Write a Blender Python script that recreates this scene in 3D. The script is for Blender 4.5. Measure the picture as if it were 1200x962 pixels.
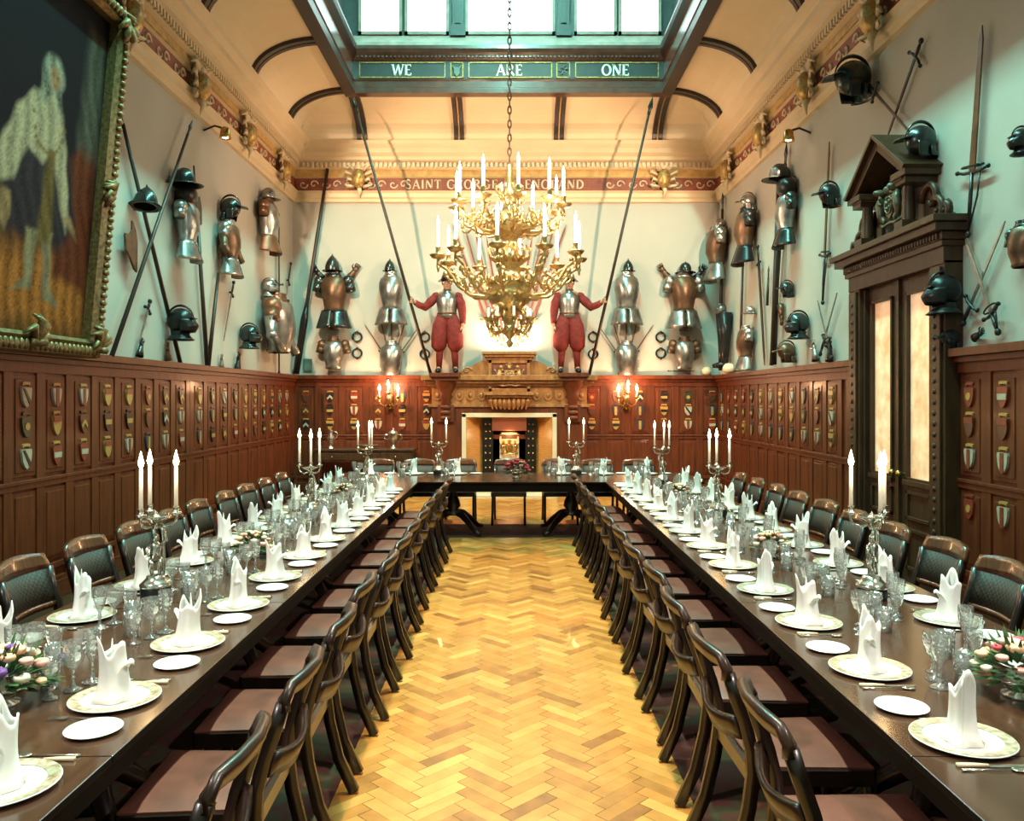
import bpy, bmesh, math, random
from mathutils import Matrix, Vector
PI = math.pi
random.seed(7)
for o in list(bpy.data.objects):
    bpy.data.objects.remove(o)
S = bpy.context.scene
COL = S.collection
R = math.radians

# ---------------------------------------------------------------- camera, world, light, exposure
F, CX, CY, EYE = 960.0, 600.0, 466.0, 1.79          # focal length in pixels of a 1200 px wide frame, vanishing point, eye height
XL, XR, YB, YF = -4.11, 3.89, 15.36, -1.6           # the four walls
TZ = 0.74                                           # table top
cd = bpy.data.cameras.new('camera'); cam = bpy.data.objects.new('camera', cd); COL.objects.link(cam)
cam.location = (0, 0, EYE); cam.rotation_euler = (R(90), 0, 0)
cd.sensor_width = 36; cd.lens = 36 * F / 1200
cd.shift_x = (600 - CX) / 1200; cd.shift_y = -(481 - CY) / 1200
cd.clip_end = 100
S.camera = cam
S.view_settings.view_transform = 'Standard'; S.view_settings.look = 'None'
S.view_settings.gamma = 1; S.view_settings.use_curve_mapping = False
S.view_settings.exposure = 0.0
S.cycles.use_denoising = True
S.cycles.max_bounces = 6; S.cycles.diffuse_bounces = 2; S.cycles.glossy_bounces = 3
S.cycles.transparent_max_bounces = 16; S.cycles.transmission_bounces = 4
S.cycles.sample_clamp_indirect = 4.0
S.cycles.caustics_reflective = False; S.cycles.caustics_refractive = False
w = bpy.data.worlds.new('world'); S.world = w; w.use_nodes = True
w.node_tree.nodes['Background'].inputs[0].default_value = (.6, .8, .9, 1)
w.node_tree.nodes['Background'].inputs[1].default_value = .6

def lamp(name, kind, loc, energy, col, size=.1, sizey=None, rot=(0, 0, 0), parent=None, spot=None):
    d = bpy.data.lights.new(name, kind); d.energy = energy; d.color = col
    if kind == 'AREA':
        d.size = size
        if sizey: d.shape = 'RECTANGLE'; d.size_y = sizey
    else:
        d.shadow_soft_size = size
    if spot: d.spot_size = R(spot); d.spot_blend = .35
    o = bpy.data.objects.new(name, d); COL.objects.link(o); o.location = loc; o.rotation_euler = rot
    if parent: o.parent = parent
    return o
COOL, WARM, CANDLE = (.35, 1, .82), (1, .74, .50), (1, .55, .22)
lamp('skylight_daylight', 'AREA', (-.06, 7.2, 12.15), 2900, COOL, .35, 11.5)
lamp('lantern_window_daylight', 'AREA', (-.06, 14.0, 9.2), 6, (.8, 1, .95), 4, 1.6, (R(-80), 0, 0))
for _n, _l, _s, _r in (('added_cove_fill', (XL + .34, 9, 6.56), (.06, 12), (0, R(160), 0)), ('added_cove_fill', (XR - .34, 9, 6.56), (.06, 12), (0, R(-160), 0)), ('added_cove_fill', (-.11, YB - .34, 6.56), (6.5, .06), (R(160), 0, 0))):
    lamp(_n, 'AREA', _l, 1.6, (1, .78, .60), _s[0], _s[1], _r)  # added fill strips brightening the cove, no fittings modelled

# ---------------------------------------------------------------- mesh helpers
class MB:
    def __init__(s): s.v = []; s.f = []; s.m = []; s.s = []; s.M = Matrix()
    def add(s, vs, fs, mi=0, smooth=False):
        n = len(s.v)
        s.v += [tuple(s.M @ Vector(p)) for p in vs]
        for f in fs:
            s.f.append([i + n for i in f]); s.m.append(mi); s.s.append(smooth)
        return s
    def box(s, c, d, mi=0, rot=None):
        x, y, z = (q / 2 for q in d); c = Vector(c)
        vs = [Vector((a * x, b * y, e * z)) for a in (-1, 1) for b in (-1, 1) for e in (-1, 1)]
        if rot is not None: vs = [rot @ p for p in vs]
        return s.add([p + c for p in vs], [(0, 1, 3, 2), (4, 6, 7, 5), (0, 4, 5, 1), (2, 3, 7, 6), (0, 2, 6, 4), (1, 5, 7, 3)], mi)
    def bx(s, x0, x1, y0, y1, z0, z1, mi=0):
        return s.box(((x0 + x1) / 2, (y0 + y1) / 2, (z0 + z1) / 2), (abs(x1 - x0), abs(y1 - y0), abs(z1 - z0)), mi)
    def lathe(s, pr, seg=20, mi=0, o=(0, 0, 0), sx=1, sy=1, a0=0, a1=2 * PI, flute=0, nf=8, cap=False):
        full = abs(a1 - a0) > 6.28; n = seg if full else seg + 1; vs = []; fs = []
        for r, z in pr:
            for i in range(n):
                a = a0 + (a1 - a0) * i / seg
                q = r * (1 + flute * math.cos(nf * a))
                vs.append((o[0] + q * math.cos(a) * sx, o[1] + q * math.sin(a) * sy, o[2] + z))
        for j in range(len(pr) - 1):
            for i in range(seg):
                k = (i + 1) % n
                fs.append((j * n + i, j * n + k, (j + 1) * n + k, (j + 1) * n + i))
        if cap: fs.append(tuple(range((len(pr) - 1) * n, len(pr) * n)))
        return s.add(vs, fs, mi, True)
    def ell(s, c, r, seg=14, rings=9, mi=0):
        pr = [(math.sin(PI * j / rings), -math.cos(PI * j / rings) * r[2]) for j in range(rings + 1)]
        pr[0] = (1e-4, -r[2]); pr[-1] = (1e-4, r[2])
        return s.lathe(pr, seg, mi, c, r[0], r[1])
    def sweep(s, path, sec, mi=0, up=(0, 0, 1), smooth=True, closed=False, cap=True):
        """sec: list of (a, b) points, or a function of t giving such a list; a across, b along up"""
        P = [Vector(p) for p in path]; n = len(P); up = Vector(up); vs = []; fs = []; m = 0
        for i, p in enumerate(P):
            if closed: t = P[(i + 1) % n] - P[i - 1]
            else: t = P[min(i + 1, n - 1)] - P[max(i - 1, 0)]
            t.normalize()
            a = t.cross(up)
            if a.length < 1e-4: a = t.cross(Vector((1, 0, 0)))
            a.normalize(); b = a.cross(t)
            q = sec(i / max(1, n - 1)) if callable(sec) else sec
            m = len(q)
            vs += [p + a * x + b * y for x, y in q]
        for i in range(n if closed else n - 1):
            j = (i + 1) % n
            for k in range(m):
                l = (k + 1) % m
                fs.append((i * m + k, i * m + l, j * m + l, j * m + k))
        if cap and not closed:
            fs.append(tuple(range(m))[::-1]); fs.append(tuple(range((n - 1) * m, n * m)))
        return s.add(vs, fs, mi, smooth)
    def tube(s, path, r, seg=8, mi=0, up=(0, 0, 1), flat=1, closed=False):
        if flat == 1:                                 # round: any frame will do, take the steadiest
            T = [(Vector(path[i + 1]) - Vector(path[i])).normalized() for i in range(len(path) - 1)]
            up = min(((0, 0, 1), (0, 1, 0), (1, 0, 0)), key=lambda u: max(abs(t.dot(Vector(u))) for t in T))
        def sec(t):
            if isinstance(r, (list, tuple)):
                q = t * (len(r) - 1); i = min(int(q), len(r) - 2); rr = r[i] + (r[i + 1] - r[i]) * (q - i)
            else: rr = r
            return [(rr * math.cos(2 * PI * k / seg), rr * flat * math.sin(2 * PI * k / seg)) for k in range(seg)]
        return s.sweep(path, sec, mi, up, True, closed)
    def bar(s, path, w, h, mi=0, up=(0, 0, 1), smooth=False):
        return s.sweep(path, [(-w / 2, -h / 2), (w / 2, -h / 2), (w / 2, h / 2), (-w / 2, h / 2)], mi, up, smooth)
    def prism(s, poly, y0, y1, mi=0):
        """polygon in x, z pushed from y0 to y1"""
        n = len(poly)
        vs = [(x, y0, z) for x, z in poly] + [(x, y1, z) for x, z in poly]
        fs = [tuple(range(n)), tuple(range(2 * n - 1, n - 1, -1))] + [(i, i + n, (i + 1) % n + n, (i + 1) % n) for i in range(n)]
        return s.add(vs, fs, mi)
    def grid(s, fn, nu, nv, mi=0, smooth=True):
        vs = [fn(i / nu, j / nv) for j in range(nv + 1) for i in range(nu + 1)]
        fs = [(j * (nu + 1) + i, j * (nu + 1) + i + 1, (j + 1) * (nu + 1) + i + 1, (j + 1) * (nu + 1) + i) for j in range(nv) for i in range(nu)]
        return s.add(vs, fs, mi, smooth)
    def build(s, name, mats, parent=None, bevel=0, solid=0, loc=None):
        me = bpy.data.meshes.new(name); me.from_pydata(s.v, [], s.f)
        for m in (mats if isinstance(mats, (list, tuple)) else [mats]): me.materials.append(m)
        me.polygons.foreach_set('material_index', s.m); me.polygons.foreach_set('use_smooth', s.s)
        bm = bmesh.new(); bm.from_mesh(me); bmesh.ops.recalc_face_normals(bm, faces=bm.faces); bm.to_mesh(me); bm.free()
        o = bpy.data.objects.new(name, me); COL.objects.link(o)
        if parent: o.parent = parent
        if loc: o.location = loc
        if solid:
            q = o.modifiers.new('solid', 'SOLIDIFY'); q.thickness = solid; q.offset = 0
        if bevel:
            q = o.modifiers.new('bevel', 'BEVEL'); q.width = bevel; q.segments = 2; q.limit_method = 'ANGLE'; q.angle_limit = R(40)
        return o

def tag(o, label, cat, group=None, kind=None):
    o['label'] = label; o['category'] = cat
    if group: o['group'] = group
    if kind: o['kind'] = kind
    return o
def struct(o, label, cat): return tag(o, label, cat, None, 'structure')
def empty(name, loc=(0, 0, 0), rz=0):
    o = bpy.data.objects.new(name, None); COL.objects.link(o); o.empty_display_size = .1
    o.location = loc; o.rotation_euler = (0, 0, rz)
    return o
def copy_tree(o, parent=None):
    c = o.copy(); COL.objects.link(c)
    if parent: c.parent = parent
    for ch in KIDS(o): copy_tree(ch, c)
    return c
def KIDS(o): return [c for c in o.children]
_used = {}
def inst(key, maker, loc, rz, label, cat, group=None, sc=1):
    """first use makes the thing, later uses copy it and its parts"""
    if key in _used: o = copy_tree(_used[key])
    else: o = maker(); _used[key] = o
    o.location = loc; o.rotation_euler = (0, 0, rz); o.scale = (sc, sc, sc)
    return tag(o, label, cat, group)
ORD = 'first second third fourth fifth sixth seventh eighth ninth tenth eleventh twelfth thirteenth fourteenth fifteenth sixteenth seventeenth eighteenth nineteenth twentieth'.split()
def at(x, y, Y): return Vector(((x - CX) * Y / F, Y, EYE - (y - CY) * Y / F))
def on(side, x, y, off=0):
    if side == 'back': return at(x, y, YB - off)
    X = XL + off if side == 'left' else XR - off
    return at(x, y, F * X / (x - CX))
RZ = {'left': R(90), 'right': R(-90), 'back': 0}
OUT = {'left': Vector((1, 0, 0)), 'right': Vector((-1, 0, 0)), 'back': Vector((0, -1, 0))}

# ---------------------------------------------------------------- materials
def mat(name, col, rough=.5, metal=0, noise=None, bump=0, emit=None, scale=8, stretch=(1, 1, 1), coat=0, spec=.5, dark=.6, co='Object'):
    m = bpy.data.materials.new(name); m.use_nodes = True; nt = m.node_tree; b = nt.nodes['Principled BSDF']
    b.inputs['Base Color'].default_value = (*col, 1); b.inputs['Roughness'].default_value = rough; b.inputs['Metallic'].default_value = metal
    b.inputs['Specular IOR Level'].default_value = spec
    if coat: b.inputs['Coat Weight'].default_value = coat; b.inputs['Coat Roughness'].default_value = .12
    if emit: b.inputs['Emission Color'].default_value = (*emit[0], 1); b.inputs['Emission Strength'].default_value = emit[1]
    if noise or bump:
        tc = nt.nodes.new('ShaderNodeTexCoord'); mp = nt.nodes.new('ShaderNodeMapping'); mp.inputs['Scale'].default_value = stretch
        nz = nt.nodes.new('ShaderNodeTexNoise'); nz.inputs['Scale'].default_value = scale; nz.inputs['Detail'].default_value = 5
        nt.links.new(tc.outputs[co], mp.inputs[0]); nt.links.new(mp.outputs[0], nz.inputs['Vector'])
        if noise:
            cr = nt.nodes.new('ShaderNodeValToRGB'); cr.color_ramp.elements[0].position = .3; cr.color_ramp.elements[1].position = .72
            cr.color_ramp.elements[0].color = (*[c * dark for c in col], 1) if noise is True else (*noise, 1)
            cr.color_ramp.elements[1].color = (*col, 1)
            nt.links.new(nz.outputs['Fac'], cr.inputs[0]); nt.links.new(cr.outputs[0], b.inputs['Base Color'])
        if bump:
            bp = nt.nodes.new('ShaderNodeBump'); bp.inputs['Strength'].default_value = bump; bp.inputs['Distance'].default_value = .01
            nt.links.new(nz.outputs['Fac'], bp.inputs['Height']); nt.links.new(bp.outputs[0], b.inputs['Normal'])
    return m
def glassy(name, tint, gloss=.12, glint_mix=.22):
    m = bpy.data.materials.new(name); m.use_nodes = True; nt = m.node_tree; nt.nodes.remove(nt.nodes['Principled BSDF'])
    out = nt.nodes['Material Output']; mx = nt.nodes.new('ShaderNodeMixShader'); t = nt.nodes.new('ShaderNodeBsdfTransparent'); g = nt.nodes.new('ShaderNodeBsdfGlossy')
    t.inputs[0].default_value = (*tint, 1); g.inputs['Roughness'].default_value = .06
    lw = nt.nodes.new('ShaderNodeLayerWeight'); lw.inputs[0].default_value = .45
    ma = nt.nodes.new('ShaderNodeMath'); ma.operation = 'MULTIPLY_ADD'; ma.inputs[1].default_value = .75; ma.inputs[2].default_value = gloss
    tc = nt.nodes.new('ShaderNodeTexCoord'); vo = nt.nodes.new('ShaderNodeTexVoronoi'); vo.inputs['Scale'].default_value = 70
    bp = nt.nodes.new('ShaderNodeBump'); bp.inputs['Strength'].default_value = .7; bp.inputs['Distance'].default_value = .004
    nt.links.new(tc.outputs['Object'], vo.inputs[0]); nt.links.new(vo.outputs[0], bp.inputs['Height']); nt.links.new(bp.outputs[0], g.inputs['Normal'])
    nt.links.new(lw.outputs['Facing'], ma.inputs[0]); nt.links.new(ma.outputs[0], mx.inputs[0])
    df = nt.nodes.new('ShaderNodeBsdfTranslucent'); df.inputs[0].default_value = (.95, .97, .97, 1); d2 = nt.nodes.new('ShaderNodeBsdfDiffuse'); d2.inputs[0].default_value = (.9, .92, .92, 1)  # white diffuse mixed in for the light cut crystal would refract
    m2 = nt.nodes.new('ShaderNodeMixShader'); m2.inputs[0].default_value = .5; m3 = nt.nodes.new('ShaderNodeMixShader'); m3.inputs[0].default_value = glint_mix
    nt.links.new(df.outputs[0], m2.inputs[1]); nt.links.new(d2.outputs[0], m2.inputs[2]); nt.links.new(t.outputs[0], m3.inputs[1]); nt.links.new(m2.outputs[0], m3.inputs[2]); nt.links.new(m3.outputs[0], mx.inputs[1]); nt.links.new(g.outputs[0], mx.inputs[2]); nt.links.new(mx.outputs[0], out.inputs[0])
    return m
M = dict(
    plaster=mat('plaster', (.43, .415, .365), .85, noise=(.385, .37, .325), scale=1.2, bump=.05),
    cream=mat('cream paint', (.60, .48, .31), .6, noise=(.54, .42, .26), scale=2),
    cove=mat('cove plaster', (.66, .54, .35), .75, noise=(.60, .48, .30), scale=1.1),
    frieze=mat('frieze red', (.27, .07, .035), .6, noise=(.15, .035, .02), scale=12),
    ochre=mat('ochre', (.55, .33, .10), .6, noise=True, scale=9),
    gilt=mat('gilt', (.58, .38, .13), .42, .55, noise=(.20, .11, .03), scale=22, bump=.3),
    giltd=mat('dark gilt frame', (.30, .20, .075), .45, .5, noise=(.09, .06, .025), scale=30, bump=.4),
    gold=mat('chandelier gilt', (.95, .70, .36), .28, .82, noise=(.55, .34, .13), scale=30, bump=.25),
    oak=mat('oak panelling', (.14, .030, .007), .46, noise=(.062, .012, .003), scale=3, stretch=(6, 6, .7), bump=.08, coat=.05, spec=.35),
    oakl=mat('carved oak', (.42, .18, .05), .38, noise=(.19, .07, .02), scale=5, stretch=(3, 3, 1), bump=.1, coat=.2),
    oakd=mat('dark oak', (.06, .027, .012), .4, noise=(.028, .013, .006), scale=4, stretch=(4, 4, .8), bump=.1, spec=.35),
    rib=mat('rib wood', (.018, .012, .011), .4, noise=(.03, .014, .01), scale=6),
    copper=mat('moulding brown', (.09, .035, .022), .28, noise=(.045, .018, .012), scale=7, coat=.3),
    green=mat('lantern green', (.030, .036, .037), .42, noise=(.018, .022, .022), scale=5),
    greenl=mat('pale green paint', (.10, .17, .15), .5, noise=True, scale=8),
    chair=mat('chair mahogany', (.011, .005, .0035), .32, noise=(.006, .003, .002), scale=7, stretch=(2, 2, 2), coat=.25),
    rail=mat('rail mahogany', (.13, .043, .016), .26, noise=(.06, .018, .008), scale=8, stretch=(5, 1, 1), coat=.4),
    leather=mat('seat leather', (.17, .064, .045), .36, noise=(.11, .04, .028), scale=9, bump=.1),
    lattice=mat('woven lattice', (.035, .028, .02), .6),
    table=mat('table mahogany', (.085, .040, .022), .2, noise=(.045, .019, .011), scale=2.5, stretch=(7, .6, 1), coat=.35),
    table_shade=mat('table wood painted in shade', (.005, .003, .002), .6, noise=True, scale=5, spec=.12),  # same wood painted near black for the shade under the table edge
    linen=mat('white linen', (.86, .87, .85), .8, bump=.08, scale=60),
    china=mat('white china', (.82, .82, .78), .15, coat=.4),
    crest=mat('charger rim', (.26, .17, .08), .25, noise=(.55, .52, .42), scale=45, co='Object'),
    silver=mat('silver', (.78, .74, .66), .2, .95, noise=(.6, .56, .48), scale=30),
    steel=mat('steel', (.42, .41, .38), .3, .9, noise=(.15, .15, .15), scale=7),
    steeld=mat('dark steel', (.085, .10, .10), .26, .85, noise=(.03, .035, .035), scale=7),
    black=mat('blackened iron', (.012, .012, .013), .32, .3, noise=True, scale=6),
    russet=mat('russet iron', (.16, .085, .045), .38, .6, noise=(.07, .035, .02), scale=9),
    wood=mat('pole wood', (.022, .013, .009), .45, noise=True, scale=5, stretch=(1, 1, .2)),
    woodl=mat('pale pole wood', (.13, .075, .035), .45, noise=True, scale=5, stretch=(1, 1, .2)),
    brass=mat('brass', (.75, .46, .14), .25, .9, noise=(.4, .22, .06), scale=20),
    red=mat('red cloth', (.20, .014, .009), .85, noise=(.10, .007, .005), scale=14, bump=.2),
    skin=mat('mannequin skin', (.42, .22, .13), .6, noise=True, scale=20, dark=.8),
    wframe=mat('window frame paint', (.30, .24, .20), .5, noise=True, scale=6),
    stone=mat('pale stone', (.66, .56, .40), .6, noise=(.55, .45, .3), scale=5),
    wax=mat('candle wax', (.90, .85, .72), .5, emit=((1, .75, .45), .25)),
    flame=mat('flame', (1, .8, .4), .5, emit=((1, .70, .30), 22)),
    bulb=mat('candle bulb', (1, .9, .7), .5, emit=((1, .80, .50), 14)),
    crystal=glassy('crystal', (.97, .98, .98), .26),
    leaf=mat('leaf', (.05, .15, .035), .5, noise=(.02, .07, .02), scale=30),
    canvas=mat('dark canvas', (.010, .009, .011), .7, noise=(.02, .018, .022), scale=3, spec=0),
)
for nm, c in dict(pink=(.85, .42, .36), peach=(.9, .55, .34), ivory=(.85, .78, .6), rose=(.75, .09, .12), violet=(.18, .06, .3), crimson=(.4, .02, .03)).items():
    M['f_' + nm] = mat('petal ' + nm, c, .6, noise=True, scale=40, dark=.7)
def tex(name, build, rough=.6, coat=0):
    m = bpy.data.materials.new(name); m.use_nodes = True; nt = m.node_tree; b = nt.nodes['Principled BSDF']
    b.inputs['Roughness'].default_value = rough; b.inputs['Coat Weight'].default_value = coat
    tc = nt.nodes.new('ShaderNodeTexCoord'); nt.links.new(build(nt, tc), b.inputs['Base Color'])
    return m
def ramp(nt, src, stops, const=False):
    cr = nt.nodes.new('ShaderNodeValToRGB'); e = cr.color_ramp.elements
    if const: cr.color_ramp.interpolation = 'CONSTANT'
    e[0].position, e[0].color = stops[0][0], (*stops[0][1], 1); e[1].position, e[1].color = stops[-1][0], (*stops[-1][1], 1)
    for p, c in stops[1:-1]:
        q = e.new(p); q.color = (*c, 1)
    nt.links.new(src, cr.inputs[0]); return cr.outputs[0]
def carpet_tex(nt, tc):
    v = nt.nodes.new('ShaderNodeTexVoronoi'); v.inputs['Scale'].default_value = 5; nt.links.new(tc.outputs['Object'], v.inputs[0])
    return ramp(nt, v.outputs['Distance'], [(0, (.16, .12, .02)), (.2, (.06, .012, .008)), (.42, (.03, .035, .012)), (.62, (.05, .010, .007))])
M['carpet'] = tex('patterned carpet', carpet_tex, .95)
M['rug'] = mat('brown rug', (.10, .045, .03), .95, noise=(.05, .02, .015), scale=12)
def lattice_tex(nt, tc):
    ck = nt.nodes.new('ShaderNodeTexChecker'); ck.inputs['Scale'].default_value = 62
    ck.inputs[1].default_value = (.045, .034, .024, 1); ck.inputs[2].default_value = (.008, .007, .006, 1)
    nt.links.new(tc.outputs['Object'], ck.inputs[0]); return ck.outputs[0]
M['lattice'] = tex('woven lattice', lattice_tex, .6)
def parquet_tex(nt, tc):
    at_ = nt.nodes.new('ShaderNodeAttribute'); at_.attribute_name = 'tone'
    nz = nt.nodes.new('ShaderNodeTexNoise'); nz.inputs['Scale'].default_value = 9; nz.inputs['Detail'].default_value = 4
    nt.links.new(tc.outputs['Object'], nz.inputs[0])
    ad = nt.nodes.new('ShaderNodeMath'); ad.operation = 'MULTIPLY_ADD'; ad.inputs[1].default_value = .45
    nt.links.new(nz.outputs[0], ad.inputs[0]); nt.links.new(at_.outputs['Fac'], ad.inputs[2])
    return ramp(nt, ad.outputs[0], [(.1, (.17, .055, .011)), (.5, (.46, .18, .034)), (1, (.66, .33, .085))])
M['parquet'] = tex('herringbone parquet', parquet_tex, .34, .15)
def amber_tex(nt, tc):
    nz = nt.nodes.new('ShaderNodeTexNoise'); nz.inputs['Scale'].default_value = 7; nz.inputs['Detail'].default_value = 6
    nt.links.new(tc.outputs['Object'], nz.inputs[0])
    return ramp(nt, nz.outputs[0], [(.3, (.75, .38, .18)), (.7, (.95, .66, .42))])
def glow(name, fn, k):
    m = tex(name, fn, .2); nt = m.node_tree; b = nt.nodes['Principled BSDF']
    nt.links.new(b.inputs['Base Color'].links[0].from_socket, b.inputs['Emission Color']); b.inputs['Emission Strength'].default_value = k
    return m
M['amber'] = glow('amber obscured glass', amber_tex, .55)
def sky_tex(nt, tc):
    br = nt.nodes.new('ShaderNodeTexBrick'); br.inputs['Scale'].default_value = 9
    br.inputs['Color1'].default_value = (.95, 1, 1, 1); br.inputs['Color2'].default_value = (.88, .96, 1, 1); br.inputs['Mortar'].default_value = (.45, .48, .5, 1)
    br.inputs['Mortar Size'].default_value = .012; br.offset = 0
    mp = nt.nodes.new('ShaderNodeMapping'); mp.inputs['Rotation'].default_value = (R(90), 0, 0)
    nt.links.new(tc.outputs['Object'], mp.inputs[0]); nt.links.new(mp.outputs[0], br.inputs[0]); return br.outputs[0]
M['sky'] = glow('leaded window glass in daylight', sky_tex, 3.2)
def tile_tex(nt, tc):
    br = nt.nodes.new('ShaderNodeTexBrick'); br.inputs['Scale'].default_value = 9
    br.inputs['Color1'].default_value = (.55, .25, .07, 1); br.inputs['Color2'].default_value = (.48, .2, .055, 1); br.inputs['Mortar'].default_value = (.3, .14, .05, 1)
    mp = nt.nodes.new('ShaderNodeMapping'); mp.inputs['Rotation'].default_value = (R(90), 0, 0)
    nt.links.new(tc.outputs['Object'], mp.inputs[0]); nt.links.new(mp.outputs[0], br.inputs[0]); return br.outputs[0]
M['tile'] = tex('glazed tan tile', tile_tex, .3)
# ---------------------------------------------------------------- lettering
def letters(mb, text, x0, z0, h, y, mi=0, gap=.12, depth=.012, fat=1.3):
    """serif capitals drawn as strokes, in the x-z plane facing -y; returns the end x"""
    def stroke(p, q, w):
        w *= fat; d = Vector((q[0] - p[0], q[1] - p[1])); d.normalize(); n = Vector((-d[1], d[0])) * w / 2
        return [(p[0] + n[0], p[1] + n[1]), (q[0] + n[0], q[1] + n[1]), (q[0] - n[0], q[1] - n[1]), (p[0] - n[0], p[1] - n[1])]
    def arc(c, rx, ry, a0, a1, w0=.07, w1=.14, n=12):
        r = []; w0 *= fat; w1 *= fat
        for i in range(n):
            a, b = R(a0 + (a1 - a0) * i / n), R(a0 + (a1 - a0) * (i + 1) / n)
            th = lambda t: (w0 + (w1 - w0) * abs(math.cos(t))) / 2
            r.append([(c[0] + (rx + th(a)) * math.cos(a), c[1] + (ry + th(a)) * math.sin(a)), (c[0] + (rx + th(b)) * math.cos(b), c[1] + (ry + th(b)) * math.sin(b)),
                      (c[0] + (rx - th(b)) * math.cos(b), c[1] + (ry - th(b)) * math.sin(b)), (c[0] + (rx - th(a)) * math.cos(a), c[1] + (ry - th(a)) * math.sin(a))])
        return r
    V = lambda x, w=.14: [stroke((x, 0), (x, 1), w), stroke((x - .12, .025), (x + .12, .025), .05), stroke((x - .12, .975), (x + .12, .975), .05)]
    G = {
        'A': ([stroke((.04, 0), (.36, 1), .07), stroke((.70, 0), (.36, 1), .14), stroke((.15, .34), (.6, .34), .06), stroke((-.06, .025), (.15, .025), .05), stroke((.58, .025), (.82, .025), .05)], .76),
        'I': (V(.12), .24),
        'N': (V(.1, .07) + [stroke((.1, 1), (.68, 0), .14)] + V(.68, .07), .78),
        'T': ([stroke((.33, 0), (.33, 1), .14), stroke((0, .965), (.66, .965), .07), stroke((.02, .8), (.02, 1), .05), stroke((.64, .8), (.64, 1), .05), stroke((.2, .025), (.46, .025), .05)], .66),
        'E': (V(.12) + [stroke((.1, .035), (.55, .035), .07), stroke((.1, .52), (.45, .52), .06), stroke((.1, .965), (.53, .965), .07), stroke((.55, 0), (.55, .22), .05), stroke((.53, .8), (.53, 1), .05)], .58),
        'F': (V(.12) + [stroke((.1, .52), (.45, .52), .06), stroke((.1, .965), (.53, .965), .07), stroke((.53, .8), (.53, 1), .05)], .56),
        'L': (V(.12) + [stroke((.1, .035), (.55, .035), .07), stroke((.55, 0), (.55, .24), .05)], .58),
        'D': (V(.12) + arc((.2, .5), .5, .46, -90, 90), .78),
        'O': (arc((.42, .5), .36, .47, 0, 360, n=20), .84),
        'G': (arc((.42, .5), .36, .47, 40, 330, n=18) + [stroke((.74, .08), (.74, .45), .12), stroke((.6, .45), (.86, .45), .05)], .86),
        'R': (V(.12) + arc((.25, .74), .27, .23, -90, 90) + [stroke((.3, .5), (.68, 0), .13)], .72),
        'S': (arc((.28, .74), .2, .23, 20, 270, .12, .07) + arc((.28, .265), .22, .24, -160, 90, .12, .07), .56),
        'W': ([stroke((.02, 1), (.26, 0), .13), stroke((.26, 0), (.5, 1), .06), stroke((.5, 1), (.74, 0), .13), stroke((.74, 0), (.96, 1), .06), stroke((-.1, .975), (.14, .975), .05), stroke((.86, .975), (1.06, .975), .05)], 1),
        'Y': ([stroke((.0, 1), (.3, .45), .13), stroke((.62, 1), (.32, .45), .06), stroke((.31, 0), (.31, .48), .13)], .62),
    }
    x = x0
    for ch in text:
        if ch == ' ': x += .5 * h; continue
        ps, adv = G[ch]
        for p in ps: mb.prism([(x + a * h, z0 + b * h) for a, b in p], y - depth, y, mi)
        x += (adv + gap) * h
    return x - gap * h
def centred(mb, text, xc, *a, **k):
    e = letters(MB(), text, 0, *a, **k); letters(mb, text, xc - e / 2, *a, **k)

# ---------------------------------------------------------------- floor
def floor():
    mb = MB(); mb.bx(XL - .1, XR + .1, YF - .1, YB + .1, -.12, -.002, 0)
    o_tone = [0.0] * len(mb.f); n, W = 4, .072; c45 = math.sqrt(.5)
    def block(x0, y0, x1, y1):
        pts = []
        for a, b in ((x0, y0), (x1, y0), (x1, y1), (x0, y1)):
            pts.append(((a - b) * c45, (a + b) * c45))
        cx = sum(p[0] for p in pts) / 4; cy = sum(p[1] for p in pts) / 4
        if not (-1.4 < cy < YB - .1): return
        if abs(cx) > (.95 if cy < 10.2 else 3.3): return
        k = .985
        mb.add([(cx + (x - cx) * k, cy + (y - cy) * k, 0) for x, y in pts], [(0, 1, 2, 3)], 1)
        o_tone.append(min(1, max(0, random.gauss(.36, .17))))
    for k in range(-60, 260):
        for m in range(-40, 41):
            x, y = (k + 2 * n * m) * W, k * W
            if not (-1.6 < (x + y) * c45 < YB + .4 and abs(x - y) * c45 < 4): continue
            block(x, y, x + n * W, y + W); block(x, y + W, x + W, y + (n + 1) * W)
    me = bpy.data.meshes.new('floor'); me.from_pydata(mb.v, [], mb.f)
    for q in (M['oakd'], M['parquet']): me.materials.append(q)
    me.polygons.foreach_set('material_index', mb.m)
    at_ = me.attributes.new('tone', 'FLOAT', 'FACE'); at_.data.foreach_set('value', o_tone)
    o = bpy.data.objects.new('floor', me); COL.objects.link(o)
    struct(o, 'honey coloured herringbone parquet floor down the middle of the hall', 'floor')
floor()
def carpet(x0, x1, y0, y1, m, label):
    mb = MB(); mb.bx(x0, x1, y0, y1, 0, .008)
    tag(mb.build('carpet', M[m]), label, 'carpet')
carpet(-3.3, -.80, -1.2, 10.45, 'carpet', 'patterned dark carpet under the chairs and table on the portrait side')
carpet(.80, 3.2, -1.2, 10.45, 'carpet', 'patterned dark carpet under the chairs and table on the doorway side')
carpet(-3.3, 3.2, 10.5, 11.55, 'rug', 'plain brown carpet strip lying across the hall under the head table')

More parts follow.
